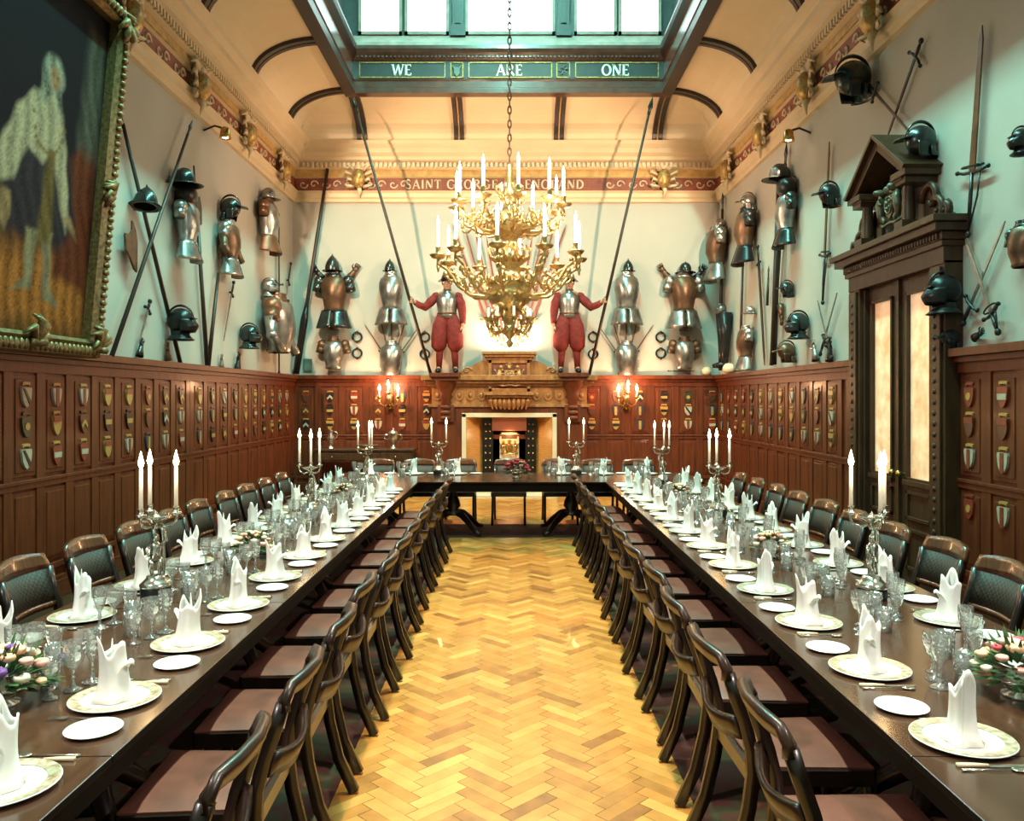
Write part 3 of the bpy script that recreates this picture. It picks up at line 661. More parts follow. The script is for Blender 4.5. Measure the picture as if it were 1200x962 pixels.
# ---------------------------------------------------------------- fireplace and overmantel
def fireplace():
    X0 = -.05; Y = YB
    Fp = empty('fireplace', (X0, Y, 0)); tag(Fp, 'carved oak chimneypiece with arms over a tiled hearth, end wall', 'fireplace')
    B = lambda n, m, *bs, **k: [mb := MB(), [mb.bx(*b) for b in bs], mb.build(n, M[m], Fp, **k)][2]
    B('jamb', 'oak', (-1.42, -.86, -.34, 0, 0, 1.62)); B('jamb', 'oak', (.86, 1.42, -.34, 0, 0, 1.62))
    B('lintel', 'oak', (-.86, .86, -.34, 0, 1.50, 1.62))
    mb = MB(); mb.bx(-1.48, 1.48, -.38, 0, 1.62, 1.67); mb.bx(-1.42, 1.42, -.35, 0, 1.67, 2.0)
    for i in range(14):
        x = -1.32 + i * .203
        mb.prism([(x + .085 * math.cos(a * PI / 6), 1.835 + .1 * math.sin(a * PI / 6)) for a in range(12)], -.375, -.35); mb.ell((x, -.375, 1.835), (.04, .03, .05), 8, 5)
    mb.build('carved_frieze', M['oakl'], Fp, bevel=.004)
    mb = MB(); mb.bx(-1.5, 1.5, -.40, 0, 2.0, 2.05); mb.bx(-1.54, 1.54, -.46, 0, 2.05, 2.11); mb.bx(-1.6, 1.6, -.52, 0, 2.11, 2.2)
    mb.build('mantel_shelf', M['oakl'], Fp, bevel=.006)
    mb = MB()                                        # stone surround
    for s in (-1, 1): mb.bx(s * .79, s * .87, -.37, -.0, 0, 1.5)
    mb.bx(-.87, .87, -.37, 0, 1.43, 1.51); mb.build('stone_surround', M['stone'], Fp, bevel=.006)
    for s in (-1, 1):
        mb = MB(); mb.add([(s * .79, -.36, 0), (s * .79, -.36, 1.43), (s * .50, -.02, 1.43), (s * .50, -.02, 0)], [(0, 1, 2, 3)]); mb.build('tiled_cheek', M['tile'], Fp, solid=.02)
        mb = MB(); mb.bx(s * .30, s * .50, -.12, -.02, 0, 1.40)
        k = mb.build('dark_upright', M['black'], Fp)
        st = MB()
        for i in range(9):
            for j in (0, 1): st.ell((s * (.36 + .08 * j), -.125, .22 + i * .135), (.018, .012, .018), 8, 5)
        st.build('stud', M['brass'], k)
    B('hearth', 'stone', (-.86, .86, -.75, 0, 0, .04))
    B('fireback', 'black', (-.32, .32, -.03, -.005, .04, 1.42))
    mb = MB(); mb.bx(-.32, .32, -.28, -.02, 1.18, 1.42); mb.build('hood', mat('copper hood', (.3, .09, .05), .4, .6), Fp, bevel=.01)
    mb = MB(); frame_d(mb, -.18, .18, .62, 1.14, -.04); mb.bx(-.17, .17, -.05, -.03, .63, 1.13); pf = mb.build('fireback_panel', mat('warm relief panel', (.9, .68, .42), .45, .1, noise=True, scale=16), Fp)
    mb = MB(); arms(mb, 0, .86, -.05, .2); mb.build('relief', M['brass'], pf)
    mb = MB()
    for i in range(4): mb.tube([(-.24 + .16 * i, -.35, .04), (-.24 + .16 * i, -.35, .38)], .016, 6)
    mb.tube([(-.26, -.35, .36), (.26, -.35, .36)], .014, 6); mb.tube([(-.26, -.35, .1), (.26, -.35, .1)], .014, 6)
    mb.tube([(-.25, -.3, .14), (.25, -.28, .2)], .05, 8); mb.tube([(-.22, -.22, .18), (.22, -.3, .3)], .05, 8); mb.build('fire_grate', M['black'], Fp)
    # overmantel: framed arms with a cornice, scrolls at the sides, a shelf and a carved drop below
    mb = MB(); mb.bx(-.36, .36, -.34, 0, 1.92, 2.46); frame_d(mb, -.38, .38, 1.90, 2.48, -.34, .06, .05); mb.build('arms_frame', M['oakl'], Fp, bevel=.005)
    mb = MB(); mb.bx(-.32, .32, -.36, -.33, 1.95, 2.43); mb.build('arms_ground', M['frieze'], Fp)
    mb = MB(); arms(mb, 0, 2.19, -.37, .30); mb.build('carved_arms', mat('painted carving', (.62, .38, .14), .45, .2, noise=(.4, .16, .06), scale=18), Fp)
    mb = MB(); mb.bx(-.42, .42, -.40, 0, 2.48, 2.53); mb.bx(-.46, .46, -.44, 0, 2.53, 2.58); mb.bx(-.50, .50, -.47, 0, 2.58, 2.63); mb.build('top_cornice', M['oakl'], Fp, bevel=.006)
    mb = MB(); mb.bx(-.46, .46, -.55, -.3, 1.84, 1.90); mb.bx(-.41, .41, -.50, -.3, 1.79, 1.84)
    for i in range(9): mb.tube([(-.34 + .085 * i, -.42, 1.79), (-.34 + .085 * i, -.46, 1.66 - .05 * math.cos((i - 4) * .7)), (-.30 + .075 * i, -.40, 1.58)], [.05, .045, .012], 6)
    mb.build('carved_bracket_shelf', M['oakl'], Fp)
    for s in (-1, 1):
        mb = MB(); mb.prism([(s * .38, 2.2), (s * 1.0, 2.2), (s * .95, 2.27), (s * .78, 2.31), (s * .62, 2.42), (s * .5, 2.47), (s * .38, 2.46)], -.30, -.16)
        mb.tube([(s * (.78 - .09 * (1 - i / 14) * math.cos(i * .55)), -.31, 2.29 + .07 * (1 - i / 14) * math.sin(i * .55)) for i in range(13)], .018, 6)
        mb.build('side_scroll', M['oakl'], Fp)
        mb = MB(); x = s * 1.16                      # corbel the figure stands on
        mb.bx(x - .28, x + .28, -.62, 0, 2.17, 2.24); mb.bx(x - .24, x + .24, -.57, -.3, 2.1, 2.17)
        mb.lathe([(.22, 2.1), (.17, 1.98), (.11, 1.86), (.13, 1.80), (.08, 1.74), (.09, 1.68), (.02, 1.6)], 14, 0, (x, -.38, 0), 1, .8)
        mb.bx(x - .15, x + .15, -.40, -.33, 1.35, 1.66)
        for k in range(3): mb.ell((x, -.4, 1.42 + k * .1), (.10, .05, .05), 10, 6)
        mb.build('corbel', M['oak'], Fp)
    lamp('hearth_lamp', 'POINT', (X0, YB - .32, 1.08), 9, (1, .62, .3), .05)
    lamp('added_overmantel_fill', 'AREA', (X0, YB - .28, 2.66), 100, (1, .55, .36), .7, .1, (R(180), 0, 0), None)  # added fill washing the wall above the mantel, no fitting modelled
fireplace()

# ---------------------------------------------------------------- portrait
def portrait():
    W, Hh, t = 2.0, 2.98, .17
    P = empty('portrait', (XL + .17, 6.46, 2.225)); P.rotation_euler = (R(5.2), 0, R(90))
    tag(P, 'large gilt framed full length painting leaning out above the oak panelling', 'painting')
    import numpy as np
    NU, NV = 110, 165
    U, V = np.meshgrid(np.linspace(-1, 1, NU + 1), np.linspace(.1, Hh, NV + 1))
    g_ = np.random.default_rng(4); PTC = np.array([.010, .009, .012]) * np.ones(U.shape + (3,))
    wob = lambda f, a: a * (np.sin(f * U * 3.1 + 1.3 * f * V) + np.sin(2.3 * f * V - f * U) + np.sin(1.7 * f * (U + V) + 2))
    X, Z = U + wob(9, .006), V + wob(7, .006)
    def pg(poly, col, soft=.02, body=True, tex=.35):
        """brush a soft edged patch of paint on the canvas"""
        if body: poly = [(x + .17, .42 + (z - .42) * .885) for x, z in poly]
        ins = np.zeros(U.shape, bool); dist = np.full(U.shape, 9.)
        for k in range(len(poly)):
            (ax, az), (bx_, bz) = poly[k], poly[(k + 1) % len(poly)]
            c = ((az > Z) != (bz > Z)); tt = ax + (Z - az) / (bz - az if bz != az else 1e-9) * (bx_ - ax); ins ^= c & (X < tt)
            h = np.clip(((X - ax) * (bx_ - ax) + (Z - az) * (bz - az)) / ((bx_ - ax) ** 2 + (bz - az) ** 2 + 1e-9), 0, 1)
            dist = np.minimum(dist, np.hypot(X - ax - h * (bx_ - ax), Z - az - h * (bz - az)))
        a = np.clip(.5 + np.where(ins, dist, -dist) / (2 * soft), 0, 1)[..., None]
        fold = (1 + tex * np.sin(38 * X + 9 * Z + 2 * np.sin(6 * Z)) * .6 + tex * g_.normal(0, .35, U.shape))[..., None]
        PTC[:] = PTC * (1 - a) + a * np.array(col) * np.clip(fold, .15, 2)
    EL = lambda x, z, rx, rz: [(x + rx * math.cos(a * PI / 10), z + rz * math.sin(a * PI / 10)) for a in range(20)]
    pg([(-1, .1), (1, .1), (1, .66), (.4, .82), (-.3, .76), (-1, .9)], (.24, .085, .02), .16, False, .5)
    pg([(.42, .6), (.98, .5), (.98, 1.75), (.78, 1.85), (.5, 1.55)], (.085, .022, .010), .05, False)
    pg([(.66, 1.75), (.98, 1.7), (.98, 2.75), (.70, 2.8)], (.055, .055, .042), .08, False)
    pg([(-.95, .45), (-.62, .5), (-.35, 1.2), (-.7, 1.35), (-.95, .95)], (.07, .05, .02), .06)
    pg([(-.42, .95), (-.5, 1.5), (-.3, 1.95), (.1, 2.0), (.42, 1.7), (.55, 1.1), (.3, .85)], (.022, .018, .022), .05)
    pg([(-.12, .48), (-.03, .48), (.02, 1.0), (-.16, 1.0)], (.17, .13, .075)); pg([(.16, .42), (.25, .42), (.22, 1.0), (.06, 1.0)], (.17, .13, .075))
    pg([(-.28, .42), (-.02, .46), (-.02, .54), (-.14, .54)], (.15, .12, .07)); pg([(.16, .36), (.42, .34), (.28, .46), (.16, .47)], (.15, .12, .07))
    pg([(-.92, .50), (-.45, .36), (-.5, .72), (-.72, 1.0)], (.20, .15, .07), .04)
    pg([(-.05, 2.26), (-.2, 2.22), (-.38, 2.0), (-.58, 1.6), (-.74, 1.3), (-.62, 1.24), (-.36, 1.38), (-.22, 1.7), (0, 1.6), (.12, 1.75), (.25, 1.4), (.42, 1.05), (.40, 1.4), (.32, 1.8), (.22, 2.12), (.1, 2.26)], (.27, .22, .14), .025, True, .4)
    pg([(.05, 1.75), (.16, 1.75), (.2, .9), (.0, .9)], (.10, .065, .022), .03)
    pg([(-.5, 1.25), (-.38, 1.25), (-.36, 1.02), (-.42, .92), (-.5, 1.0)], (.20, .12, .06)); pg([(.36, 1.2), (.46, 1.1), (.60, 1.0), (.56, 1.1), (.45, 1.22)], (.20, .12, .06))
    pg(EL(.04, 2.42, .15, .19), (.17, .17, .13), .03, True, .6)
    pg([(-.10, 2.4), (-.12, 2.16), (-.02, 2.14), (.02, 2.34)], (.15, .15, .11), .03, True, .6); pg([(.15, 2.4), (.20, 2.16), (.13, 2.12), (.12, 2.32)], (.13, .13, .10), .03, True, .6)
    pg(EL(.07, 2.40, .075, .115), (.24, .13, .07), .02, True, .1)
    for ex in (.04, .105): pg(EL(ex, 2.43, .014, .009), (.03, .02, .015), .012, True, 0)
    pg([(.07, 2.43), (.085, 2.37), (.06, 2.37)], (.30, .17, .10), .012, True, 0); pg(EL(.072, 2.335, .026, .008), (.13, .04, .03), .012, True, 0)
    for i in range(-7, 8): pg(EL(.045 + i * .032, 2.12 - .42 * math.sqrt(max(0, 1 - (i / 7.3) ** 2)), .018, .018), (.14, .08, .02), .01, True, 0)
    me = bpy.data.meshes.new('canvas'); n_ = NU + 1
    vs = [(float(a), -.012, float(b)) for a, b in zip(U.ravel(), V.ravel())] + [(-1, 0, .1), (1, 0, .1), (1, 0, Hh), (-1, 0, Hh)]; q_ = n_ * (NV + 1)
    me.from_pydata(vs, [], [(j * n_ + i, j * n_ + i + 1, (j + 1) * n_ + i + 1, (j + 1) * n_ + i) for j in range(NV) for i in range(NU)] + [(q_ + 3, q_ + 2, q_ + 1, q_)])
    ca = me.attributes.new('paint', 'FLOAT_COLOR', 'POINT')
    ca.data.foreach_set('color', np.concatenate([np.concatenate([PTC.reshape(-1, 3), np.ones((q_, 1))], 1), np.full((4, 4), .05)]).astype('f').ravel())
    def paint_tex(nt, tc):
        a_ = nt.nodes.new('ShaderNodeAttribute'); a_.attribute_name = 'paint'; return a_.outputs['Color']
    pm_ = tex('oil paint', paint_tex, .6); pm_.node_tree.nodes['Principled BSDF'].inputs['Specular IOR Level'].default_value = .03
    me.materials.append(pm_); cv = bpy.data.objects.new('canvas', me); COL.objects.link(cv); cv.parent = P
    mb = MB(); sec = [(0, 0), (0, .09), (.03, .13), (.06, .10), (.10, .14), (.15, .12), (t, .05), (t, 0)]
    x0, x1, z0, z1 = -W / 2, W / 2, .1, Hh
    for (a, b, c, d), hz in (((x0, x1, z0, -1), 1), ((x0, x1, z1, 1), 1), ((z0, z1, x0, -1), 0), ((z0, z1, x1, 1), 0)):
        vs = []
        for e, sg in ((a, -1), (b, 1)):
            for q, y in sec:
                u = e + sg * q; v = c + d * q
                vs.append((u, -y, v) if hz else (v, -y, u))
        n = len(sec); mb.add(vs, [(i, i + 1, n + i + 1, n + i) for i in range(n - 1)])
    g = mb.build('gilt_frame', M['giltd'], P)
    mb = MB(); rn = random.Random(3)
    for cx, cz, n in ((x1, z0, 9), (x1, z1, 9), (x0, z0, 9), (x0, z1, 9), (0, z0, 7), (x1, 1.45, 6)):
        for k in range(n): 
            a = rn.random() * 6.28
            mb.tube([(cx + math.copysign(.08, cx + .01) , -.12, cz + (0 if 0.2 < cz < 2 else math.copysign(.08, cz - 1.4))), (cx + math.copysign(.08, cx) + .10 * math.cos(a), -.17, cz + .1 * math.sin(a)), (cx + math.copysign(.08, cx) + .15 * math.cos(a + .5), -.12, cz + .15 * math.sin(a + .5))], [.04, .035, .012], 6)
    for k in range(44):
        for (x, z) in ((x1 + .1, z0 + .07 * k), (x0 - .1, z0 + .07 * k)): 
            if z < z1: mb.ell((x, -.13, z), (.045, .025, .027), 7, 5)
    for k in range(30):
        for z in (z0 - .1, z1 + .1): mb.ell((x0 + .069 * k, -.13, z), (.027, .025, .045), 7, 5)
    mb.build('leaf_carving', M['giltd'], g)
portrait()

# ---------------------------------------------------------------- arms and armour
def helmet(kind, m, m2=None):
    m2 = m2 or m
    def mk():
        r = empty('helmet'); mb = MB(); C = (0, -.16, 0)
        if kind in ('kettle', 'cabasset', 'morion'):
            pr = {'kettle': [(.125, -.02), (.128, .02), (.118, .07), (.09, .115), (.05, .14), (1e-3, .15)], 'cabasset': [(.125, -.02), (.128, .04), (.11, .11), (.07, .175), (.03, .215), (.012, .235), (.016, .25), (1e-3, .26)], 'morion': [(.125, -.02), (.13, .03), (.12, .09), (.09, .14), (.05, .165), (1e-3, .172)]}[kind]
            mb.lathe(pr, 20, 0, C, .9, 1.1); mb.build('skull', M[m], r)
            bw = {'kettle': .10, 'cabasset': .055, 'morion': .075}[kind]
            up = {'kettle': -.035, 'cabasset': 0, 'morion': .0}[kind]
            def br(u, v):
                a = 2 * PI * u; q = .118 + bw * v; x, y = q * math.cos(a) * .92, q * math.sin(a) * (1.1 + (.5 * v if kind == 'morion' else 0))
                z = -.02 + up * v + (.11 * v * math.sin(a) ** 4 - .03 * v * math.cos(a) ** 2 if kind == 'morion' else 0)
                return (C[0] + x, C[1] + y, z)
            mb = MB(); mb.grid(br, 26, 3); mb.build('brim', M[m2], r, solid=.008)
            if kind == 'morion':
                mb = MB(); mb.prism([(.17 * math.cos(a), .03 + (.21 if 0 < i < 12 else .15) * math.sin(a)) for i, a in enumerate([PI * k / 12 for k in range(13)])], -.008, .008)
                q = [(y, x, z) for x, y, z in mb.v]; mb.v = [(a, b + C[1], c) for a, b, c in q]; mb.build('comb', M[m], r)
            if kind == 'kettle': 
                mb = MB(); mb.tube([(0, C[1] + .135 * math.cos(a), .155 * math.sin(a)) for a in [PI * k / 12 for k in range(13)]], .01, 6); mb.build('ridge', M[m], r)
        else:
            mb.ell((0, -.16, .03), (.115, .15, .145), 18, 12); mb.build('skull', M[m], r)
            mb = MB(); cp = [(.0, -.31), (.07, -.29), (.15, -.22), (.19, -.13), (.15, -.04), (.05, -.01), (0, -.02)]
            hgt = .8 if kind == 'close' else 1.15
            mb.tube([(0, -.16 + .155 * math.cos(a), .03 + (.15 + .03 * hgt) * math.sin(a)) for a in [.25 + PI * .86 * k / 12 for k in range(13)]], [.006, .02, .026, .02, .006], 6, flat=.6); mb.build('comb', M[m], r)
            if kind == 'close':
                mb = MB()
                def vis(u, v):
                    a = -PI / 2 + (u - .5) * 2.6; k = 1 + .38 * max(0, math.cos((u - .5) * 3.0)) ** 2 * (1 - abs(v - .45) * 1.7)
                    return (.122 * k * math.cos(a), -.16 + .152 * k * math.sin(a), -.10 + .15 * v)
                mb.grid(vis, 16, 6); mb.build('visor', M[m2], r, solid=.006)
                mb = MB(); mb.bx(-.075, .075, -.325, -.29, .052, .066); mb.build('eye_slit', M['black'], r)
                mb = MB(); mb.lathe([(.10, -.09), (.095, -.13), (.12, -.165), (.15, -.19)], 18, 0, (0, -.16, 0), 1, 1.05); mb.build('gorget', M[m], r, solid=.006)
            else:
                mb = MB(); mb.grid(lambda u, v: ((.11 - .03 * v) * (2 * u - 1), -.27 - .13 * v - .03 * math.sin(PI * u) * (1 - v), .05 - .03 * v + .015 * math.sin(PI * u)), 8, 4); mb.build('peak', M[m2], r, solid=.008)
                for s in (-1, 1):
                    mb = MB(); mb.grid(lambda u, v: (s * (.112 - .02 * v), -.13 - .11 * u + .02 * v, .0 - .15 * v), 5, 4); mb.build('cheek_piece', M[m2], r, solid=.007)
                mb = MB(); mb.grid(lambda u, v: (.12 * math.cos(PI * u) * (1 + .15 * v), -.12 + (.11 + .05 * v) * math.sin(PI * u) * .7, -.05 - .1 * v), 10, 3); mb.build('neck_guard', M[m], r, solid=.006)
        return r
    return mk
def cuirass(m, m2, tassets=False, sleeves=False, coif=False, pauld=True):
    def mk():
        r = empty('cuirass'); mb = MB(); O = (0, -.13, 0)
        mb.lathe([(.12, -.24), (.14, -.22), (.125, -.19), (.15, -.08), (.172, .03), (.175, .12), (.15, .19), (.10, .225), (.085, .24)], 22, 0, O, 1, .72)
        for i, (x, y, z) in enumerate(mb.v):
            if y < O[1]: mb.v[i] = (x, y - .05 * max(0, 1 - (x / .13) ** 2) * max(0, 1 - abs(z + .06) / .2), z)
        mb.build('breastplate', M[m], r)
        mb = MB(); mb.lathe([(.115, .205), (.09, .235), (.078, .27), (.085, .285)], 18, 0, O, 1, .8); mb.build('gorget', M[m2], r, solid=.007)
        if coif:
            mb = MB(); mb.lathe([(.10, .22), (.15, .28), (.155, .36), (.12, .43), (1e-3, .46)], 16, 0, O, 1, .8); mb.build('padded_hood', M['black'], r)
        for s in (-1, 1):
            if pauld: mb = MB(); mb.ell((s * .185, O[1], .155), (.075, .085, .085), 12, 8); mb.tube([(s * .2, O[1], .12), (s * .225, O[1] - .01, .02)], [.07, .062], 10); mb.build('pauldron', M[m2], r)
            if sleeves:
                mb = MB(); mb.tube([(s * .225, O[1], .06), (s * .24, O[1] - .02, -.1), (s * .22, O[1] - .10, -.24)], [.06, .052, .04], 10); mb.ell((s * .24, O[1] - .02, -.1), (.06, .06, .05), 10, 6); mb.build('arm_defence', M[m], r)
            if tassets:
                mb = MB(); mb.grid(lambda u, v: (s * (.012 + (.15 + .07 * v) * math.sin(1.85 * u)), O[1] - (.105 + .075 * v) * math.cos(1.85 * u), -.225 - .24 * v + .02 * (2 * u - 1) ** 2 * v), 8, 6); mb.build('tasset', M[m2], r, solid=.008)
        return r
    return mk
def gauntlet(m):
    def mk():
        r = empty('gauntlet'); mb = MB(); mb.lathe([(.075, -.14), (.06, -.06), (.042, 0), (.045, .03)], 12, 0, (0, -.07, 0), 1, .75); mb.build('cuff', M[m], r, solid=.005)
        mb = MB(); mb.ell((0, -.07, .065), (.048, .032, .055), 10, 7); mb.build('hand_plate', M[m], r)
        for k in range(4):
            mb = MB(); x = -.036 + .024 * k; mb.tube([(x, -.075, .10), (x * 1.2, -.085, .145), (x * 1.25, -.07, .18 - .008 * abs(k - 1.5))], [.0125, .012, .009], 7); mb.build('finger', M[m], r)
        mb = MB(); mb.tube([(-.042, -.08, .05), (-.075, -.095, .085), (-.078, -.09, .12)], [.014, .013, .009], 7); mb.build('thumb', M[m], r)
        return r
    return mk
GRP = dict(helmet='helmets hung on the walls', cuirass='cuirasses hung on the walls', gauntlet='gauntlets hung on the walls')
def hang(side, px, py, wpx, key, mk, basew, label, cat, roll=0, yaw=0):
    p = on(side, px, py); sc = wpx * p.y / F / basew
    o = inst(key, mk, p, RZ[side] + R(yaw), label, cat, None, sc)
    if roll: o.rotation_euler = (0, R(roll), RZ[side] + R(yaw)); 
    return o
def hel(side, px, py, w, kind, m, label, m2=None, roll=0, yaw=0):
    return hang(side, px, py, w, ('h', kind, m, m2), helmet(kind, m, m2), {'kettle': .43, 'morion': .44, 'cabasset': .36, 'close': .36, 'burgonet': .37}[kind], label, 'helmet', roll, yaw)
def cui(side, px, py, h, m, m2, label, t=False, s=False, c=False, p=True):
    base = .53 + (.21 if t else 0) + (.17 if c else 0)
    h *= 1.06; hi, lo = (.46 if c else .285), (-.48 if t else -.24)
    return hang(side, px, py + h * (hi + lo) / 2 / base, h, ('c', m, m2, t, s, c, p), cuirass(m, m2, t, s, c, p), base, label, 'armour')
def gau(side, px, py, h, m, label, roll=0): return hang(side, px, py, h, ('g', m), gauntlet(m), .33, label, 'gauntlet', roll)
def along(name, p0, p1, nrm, label, cat, group=None):
    """empty at p0 whose z runs to p1 and whose -y is the wall normal"""
    z = (p1 - p0).normalized(); y = -(Vector(nrm) - z * z.dot(Vector(nrm))).normalized(); x = y.cross(z)
    o = empty(name); o.matrix_world = Matrix(((x.x, y.x, z.x, p0.x), (x.y, y.y, z.y, p0.y), (x.z, y.z, z.z, p0.z), (0, 0, 0, 1)))
    tag(o, label, cat, group); return o, (p1 - p0).length
def sword(p_tip, p_pom, nrm, label, guard=.2, m='steel', mh='black', w=.022, gw=.14, cup=False):
    r, L = along('sword', p_pom, p_tip, nrm, label, 'sword'); g = L * guard
    MB().prism([(-w, g), (w, g), (w * .7, L * .93), (0, L), (-w * .7, L * .93)], -.006, .006).build('blade', M[m], r)
    mb = MB(); mb.tube([(-gw, 0, g + .02), (-gw * .5, 0, g), (gw * .5, 0, g), (gw, 0, g + .02)], [.012, .014, .014, .012], 7); mb.ell((-gw, 0, g + .02), (.02,) * 3, 8, 6); mb.ell((gw, 0, g + .02), (.02,) * 3, 8, 6)
    if cup:
        mb.tube([(gw * .7 * math.cos(a), .03 * math.sin(a), g + .05) for a in [k * PI / 6 for k in range(12)]], .008, 6, closed=True); mb.tube([(gw * .5, 0, g), (gw * .6, -.02, g * .6), (.0, 0, .03)], .008, 6)
    mb.build('guard', M[mh], r)
    MB().tube([(0, 0, .03), (0, 0, g * .5), (0, 0, g)], [.013, .018, .014], 8).build('grip', M[mh], r)
    MB().ell((0, 0, .015), (.03, .024, .03), 10, 7).build('pommel', M[mh], r)
    return r
def pole(p0, p1, nrm, label, rad=.02, m='wood', head='spear', hl=.3, ferrule=0):
    r, L = along('pike' if head == 'spear' else 'polearm' if head else 'staff', p0, p1, nrm, label, 'pole weapon')
    MB().tube([(0, 0, 0), (0, 0, L - (hl if head else 0))], [rad * 1.1, rad * .8], 10).build('shaft', M[m], r)
    if head == 'spear': MB().lathe([(rad, 0), (rad, .08), (rad * 1.6, .12), (rad * 1.2, hl * .6), (1e-3, hl)], 8, 0, (0, 0, L - hl), 1, .5).build('spearhead', M['steeld'], r)
    if head == 'halberd':
        mb = MB(); z = L - hl
        mb.prism([(.02, z), (.14, z + .02), (.17, z + hl * .3), (.13, z + hl * .5), (.02, z + hl * .45)], -.006, .006); mb.prism([(-.02, z + hl * .1), (-.13, z + hl * .25), (-.02, z + hl * .4)], -.006, .006)
        mb.prism([(-.02, z), (.02, z), (.012, z + hl * .6), (0, z + hl), (-.012, z + hl * .6)], -.01, .01); mb.build('halberd_head', M['black'], r)
    if ferrule: MB().tube([(0, 0, 0), (0, 0, ferrule * .8), (0, 0, ferrule)], [rad * 1.7, rad * 2.0, rad * 1.1], 10).build('butt', M['black'], r)
    return r
def wp(side, x, y, off=.035): return on(side, x, y, off)
L_, R_, B_ = 'left', 'right', 'back'
def swp(side, tip, pom, label, off=.05, **k): return sword(wp(side, *tip, off), wp(side, *pom, off), OUT[side], label, **k)
def plp(side, bot, top, label, off=.06, **k): return pole(wp(side, *bot, off), wp(side, *top, off), OUT[side], label, **k)

# portrait wall
plp(L_, (212, 428), (136, 112), 'long dark pike crossing behind the morion beside the portrait', off=.06, rad=.024, hl=.28)
plp(L_, (131, 417), (226, 140), 'long dark pike crossing the other one beside the portrait', off=.13, rad=.022, hl=.28)
hel(L_, 154, 240, 36, 'cabasset', 'steeld', 'dark steel tall crowned helmet nearest the portrait frame', None, 14)
hel(L_, 200, 212, 41, 'kettle', 'steeld', 'dark steel kettle hat above the hooded cuirass, portrait wall')
cui(L_, 206, 262, 84, 'steel', 'steel', 'steel cuirass with black padded hood under the kettle hat, portrait wall', t=True, c=True)
def backplate():
    mb = MB(); P = [(-.18, .12), (-.16, -.08), (-.06, -.15), (.05, -.27), (.12, -.3), (.13, .05), (.09, .2), (.0, .3), (-.01, .18), (-.07, .12)]
    r = mb.prism(P, -.11, -.08).build('armour_plate', M['russet'], bevel=.01)
    MB().tube([(0, -.09, .1), (0, 0, .12)], .012, 6).build('wall_hook', M['black'], r); return r
hang(L_, 145, 288, 60, 'bp', backplate, .6, 'brown notched armour plate under the brimmed helmet beside the portrait', 'armour')
hel(L_, 195, 379, 37, 'close', 'black', 'black closed helmet low on the wall over the pike shaft, portrait wall')
hel(L_, 257, 246, 30, 'burgonet', 'steeld', 'dark steel peaked helmet above the armour with arms, portrait wall')
cui(L_, 257, 292, 62, 'russet', 'steel', 'russet cuirass with shoulder and arm plates under the peaked helmet, portrait wall', t=True, s=True)
plp(L_, (243, 430), (227, 194), 'upright halberd with a narrow black head, portrait wall', rad=.028, head='halberd', hl=.75)
plp(L_, (244, 430), (256, 320), 'short dark staff leaning against the upright halberd, portrait wall', rad=.026, head=None, off=.08)
hel(L_, 304, 230, 27, 'kettle', 'steel', 'bright steel kettle hat lit by the spotlight, portrait wall')
cui(L_, 303, 266, 60, 'steel', 'russet', 'steel and russet cuirass under the spotlit kettle hat, portrait wall', t=True)
swp(L_, (327, 250), (327, 438), 'long upright two handed sword, far end of the portrait wall', off=.06, guard=.56, gw=.22, w=.03, m='steeld')
hel(L_, 306, 337, 20, 'close', 'steel', 'small closed steel helmet on top of the full cuirass, far end of portrait wall')
cui(L_, 309, 379, 66, 'steel', 'russet', 'steel cuirass with arm plates low at the far end, portrait wall', t=False, s=True)
hel(L_, 280, 394, 27, 'close', 'steeld', 'dark closed helmet beside the armed cuirass, low on portrait wall')
gau(L_, 160, 408, 24, 'steeld', 'dark gauntlet on the panelling ledge nearest the portrait', 20)
gau(L_, 192, 413, 22, 'russet', 'brown gauntlet on the panelling ledge below the black helmet', -15)
gau(L_, 274, 425, 24, 'black', 'black gauntlet on the panelling ledge below the dark closed helmet', 10)
gau(L_, 256, 424, 18, 'steel', 'pale steel gauntlet on the panelling ledge beside the halberd butt', -10)
swp(L_, (163, 402), (176, 352), 'thin rapier slanting below the crossed pikes, portrait wall', w=.012, gw=.07)
swp(L_, (336, 345), (341, 308), 'short dagger with a dark hilt, last on the portrait wall', guard=.6, gw=.08, w=.014)
swp(L_, (328, 402), (338, 352), 'small slanting sword below the dagger, last on the portrait wall', guard=.3, gw=.08, w=.014)
swp(L_, (262, 400), (274, 330), 'thin rapier slanting beside the halberd, portrait wall', guard=.2, gw=.06, w=.012)

# doorway wall
hel(R_, 851, 263, 19, 'kettle', 'steel', 'small bright helmet nearest the far corner, doorway wall')
cui(R_, 852, 298, 62, 'russet', 'steel', 'russet cuirass with steel skirts nearest the far corner, doorway wall', t=True)
plp(R_, (844, 434), (847, 222), 'dark pole standing in the far corner, doorway wall', rad=.03, head='spear', hl=.35)
def boots():
    r = empty('boots')
    for s in (-1, 1):
        mb = MB(); x = s * .10
        mb.tube([(x, -.14, .06), (x, -.13, .3), (x, -.13, .55), (x, -.13, .95)], [.06, .07, .085, .12], 12); mb.tube([(x, -.10, .04), (x, -.2, .05), (x, -.3, .035)], [.055, .055, .035], 10); mb.build('boot', M['black'], r)
    return r
hang(R_, 857, 431, 64, 'boots', boots, .95, 'pair of tall black leather boots on the panelling ledge, far corner', 'boots')
hel(R_, 851, 363, 12, 'burgonet', 'steel', 'tiny steel helmet just above the tall black boots')
hel(R_, 886, 238, 22, 'burgonet', 'steel', 'pale steel masked helmet above the russet breastplate, doorway wall')
cui(R_, 885, 278, 62, 'russet', 'black', 'russet breastplate with dark shoulders below the masked helmet, doorway wall', t=True)
plp(R_, (867, 433), (871, 290), 'dark pole between the far corner armour and the russet breastplate', rad=.024, head='spear', hl=.3)
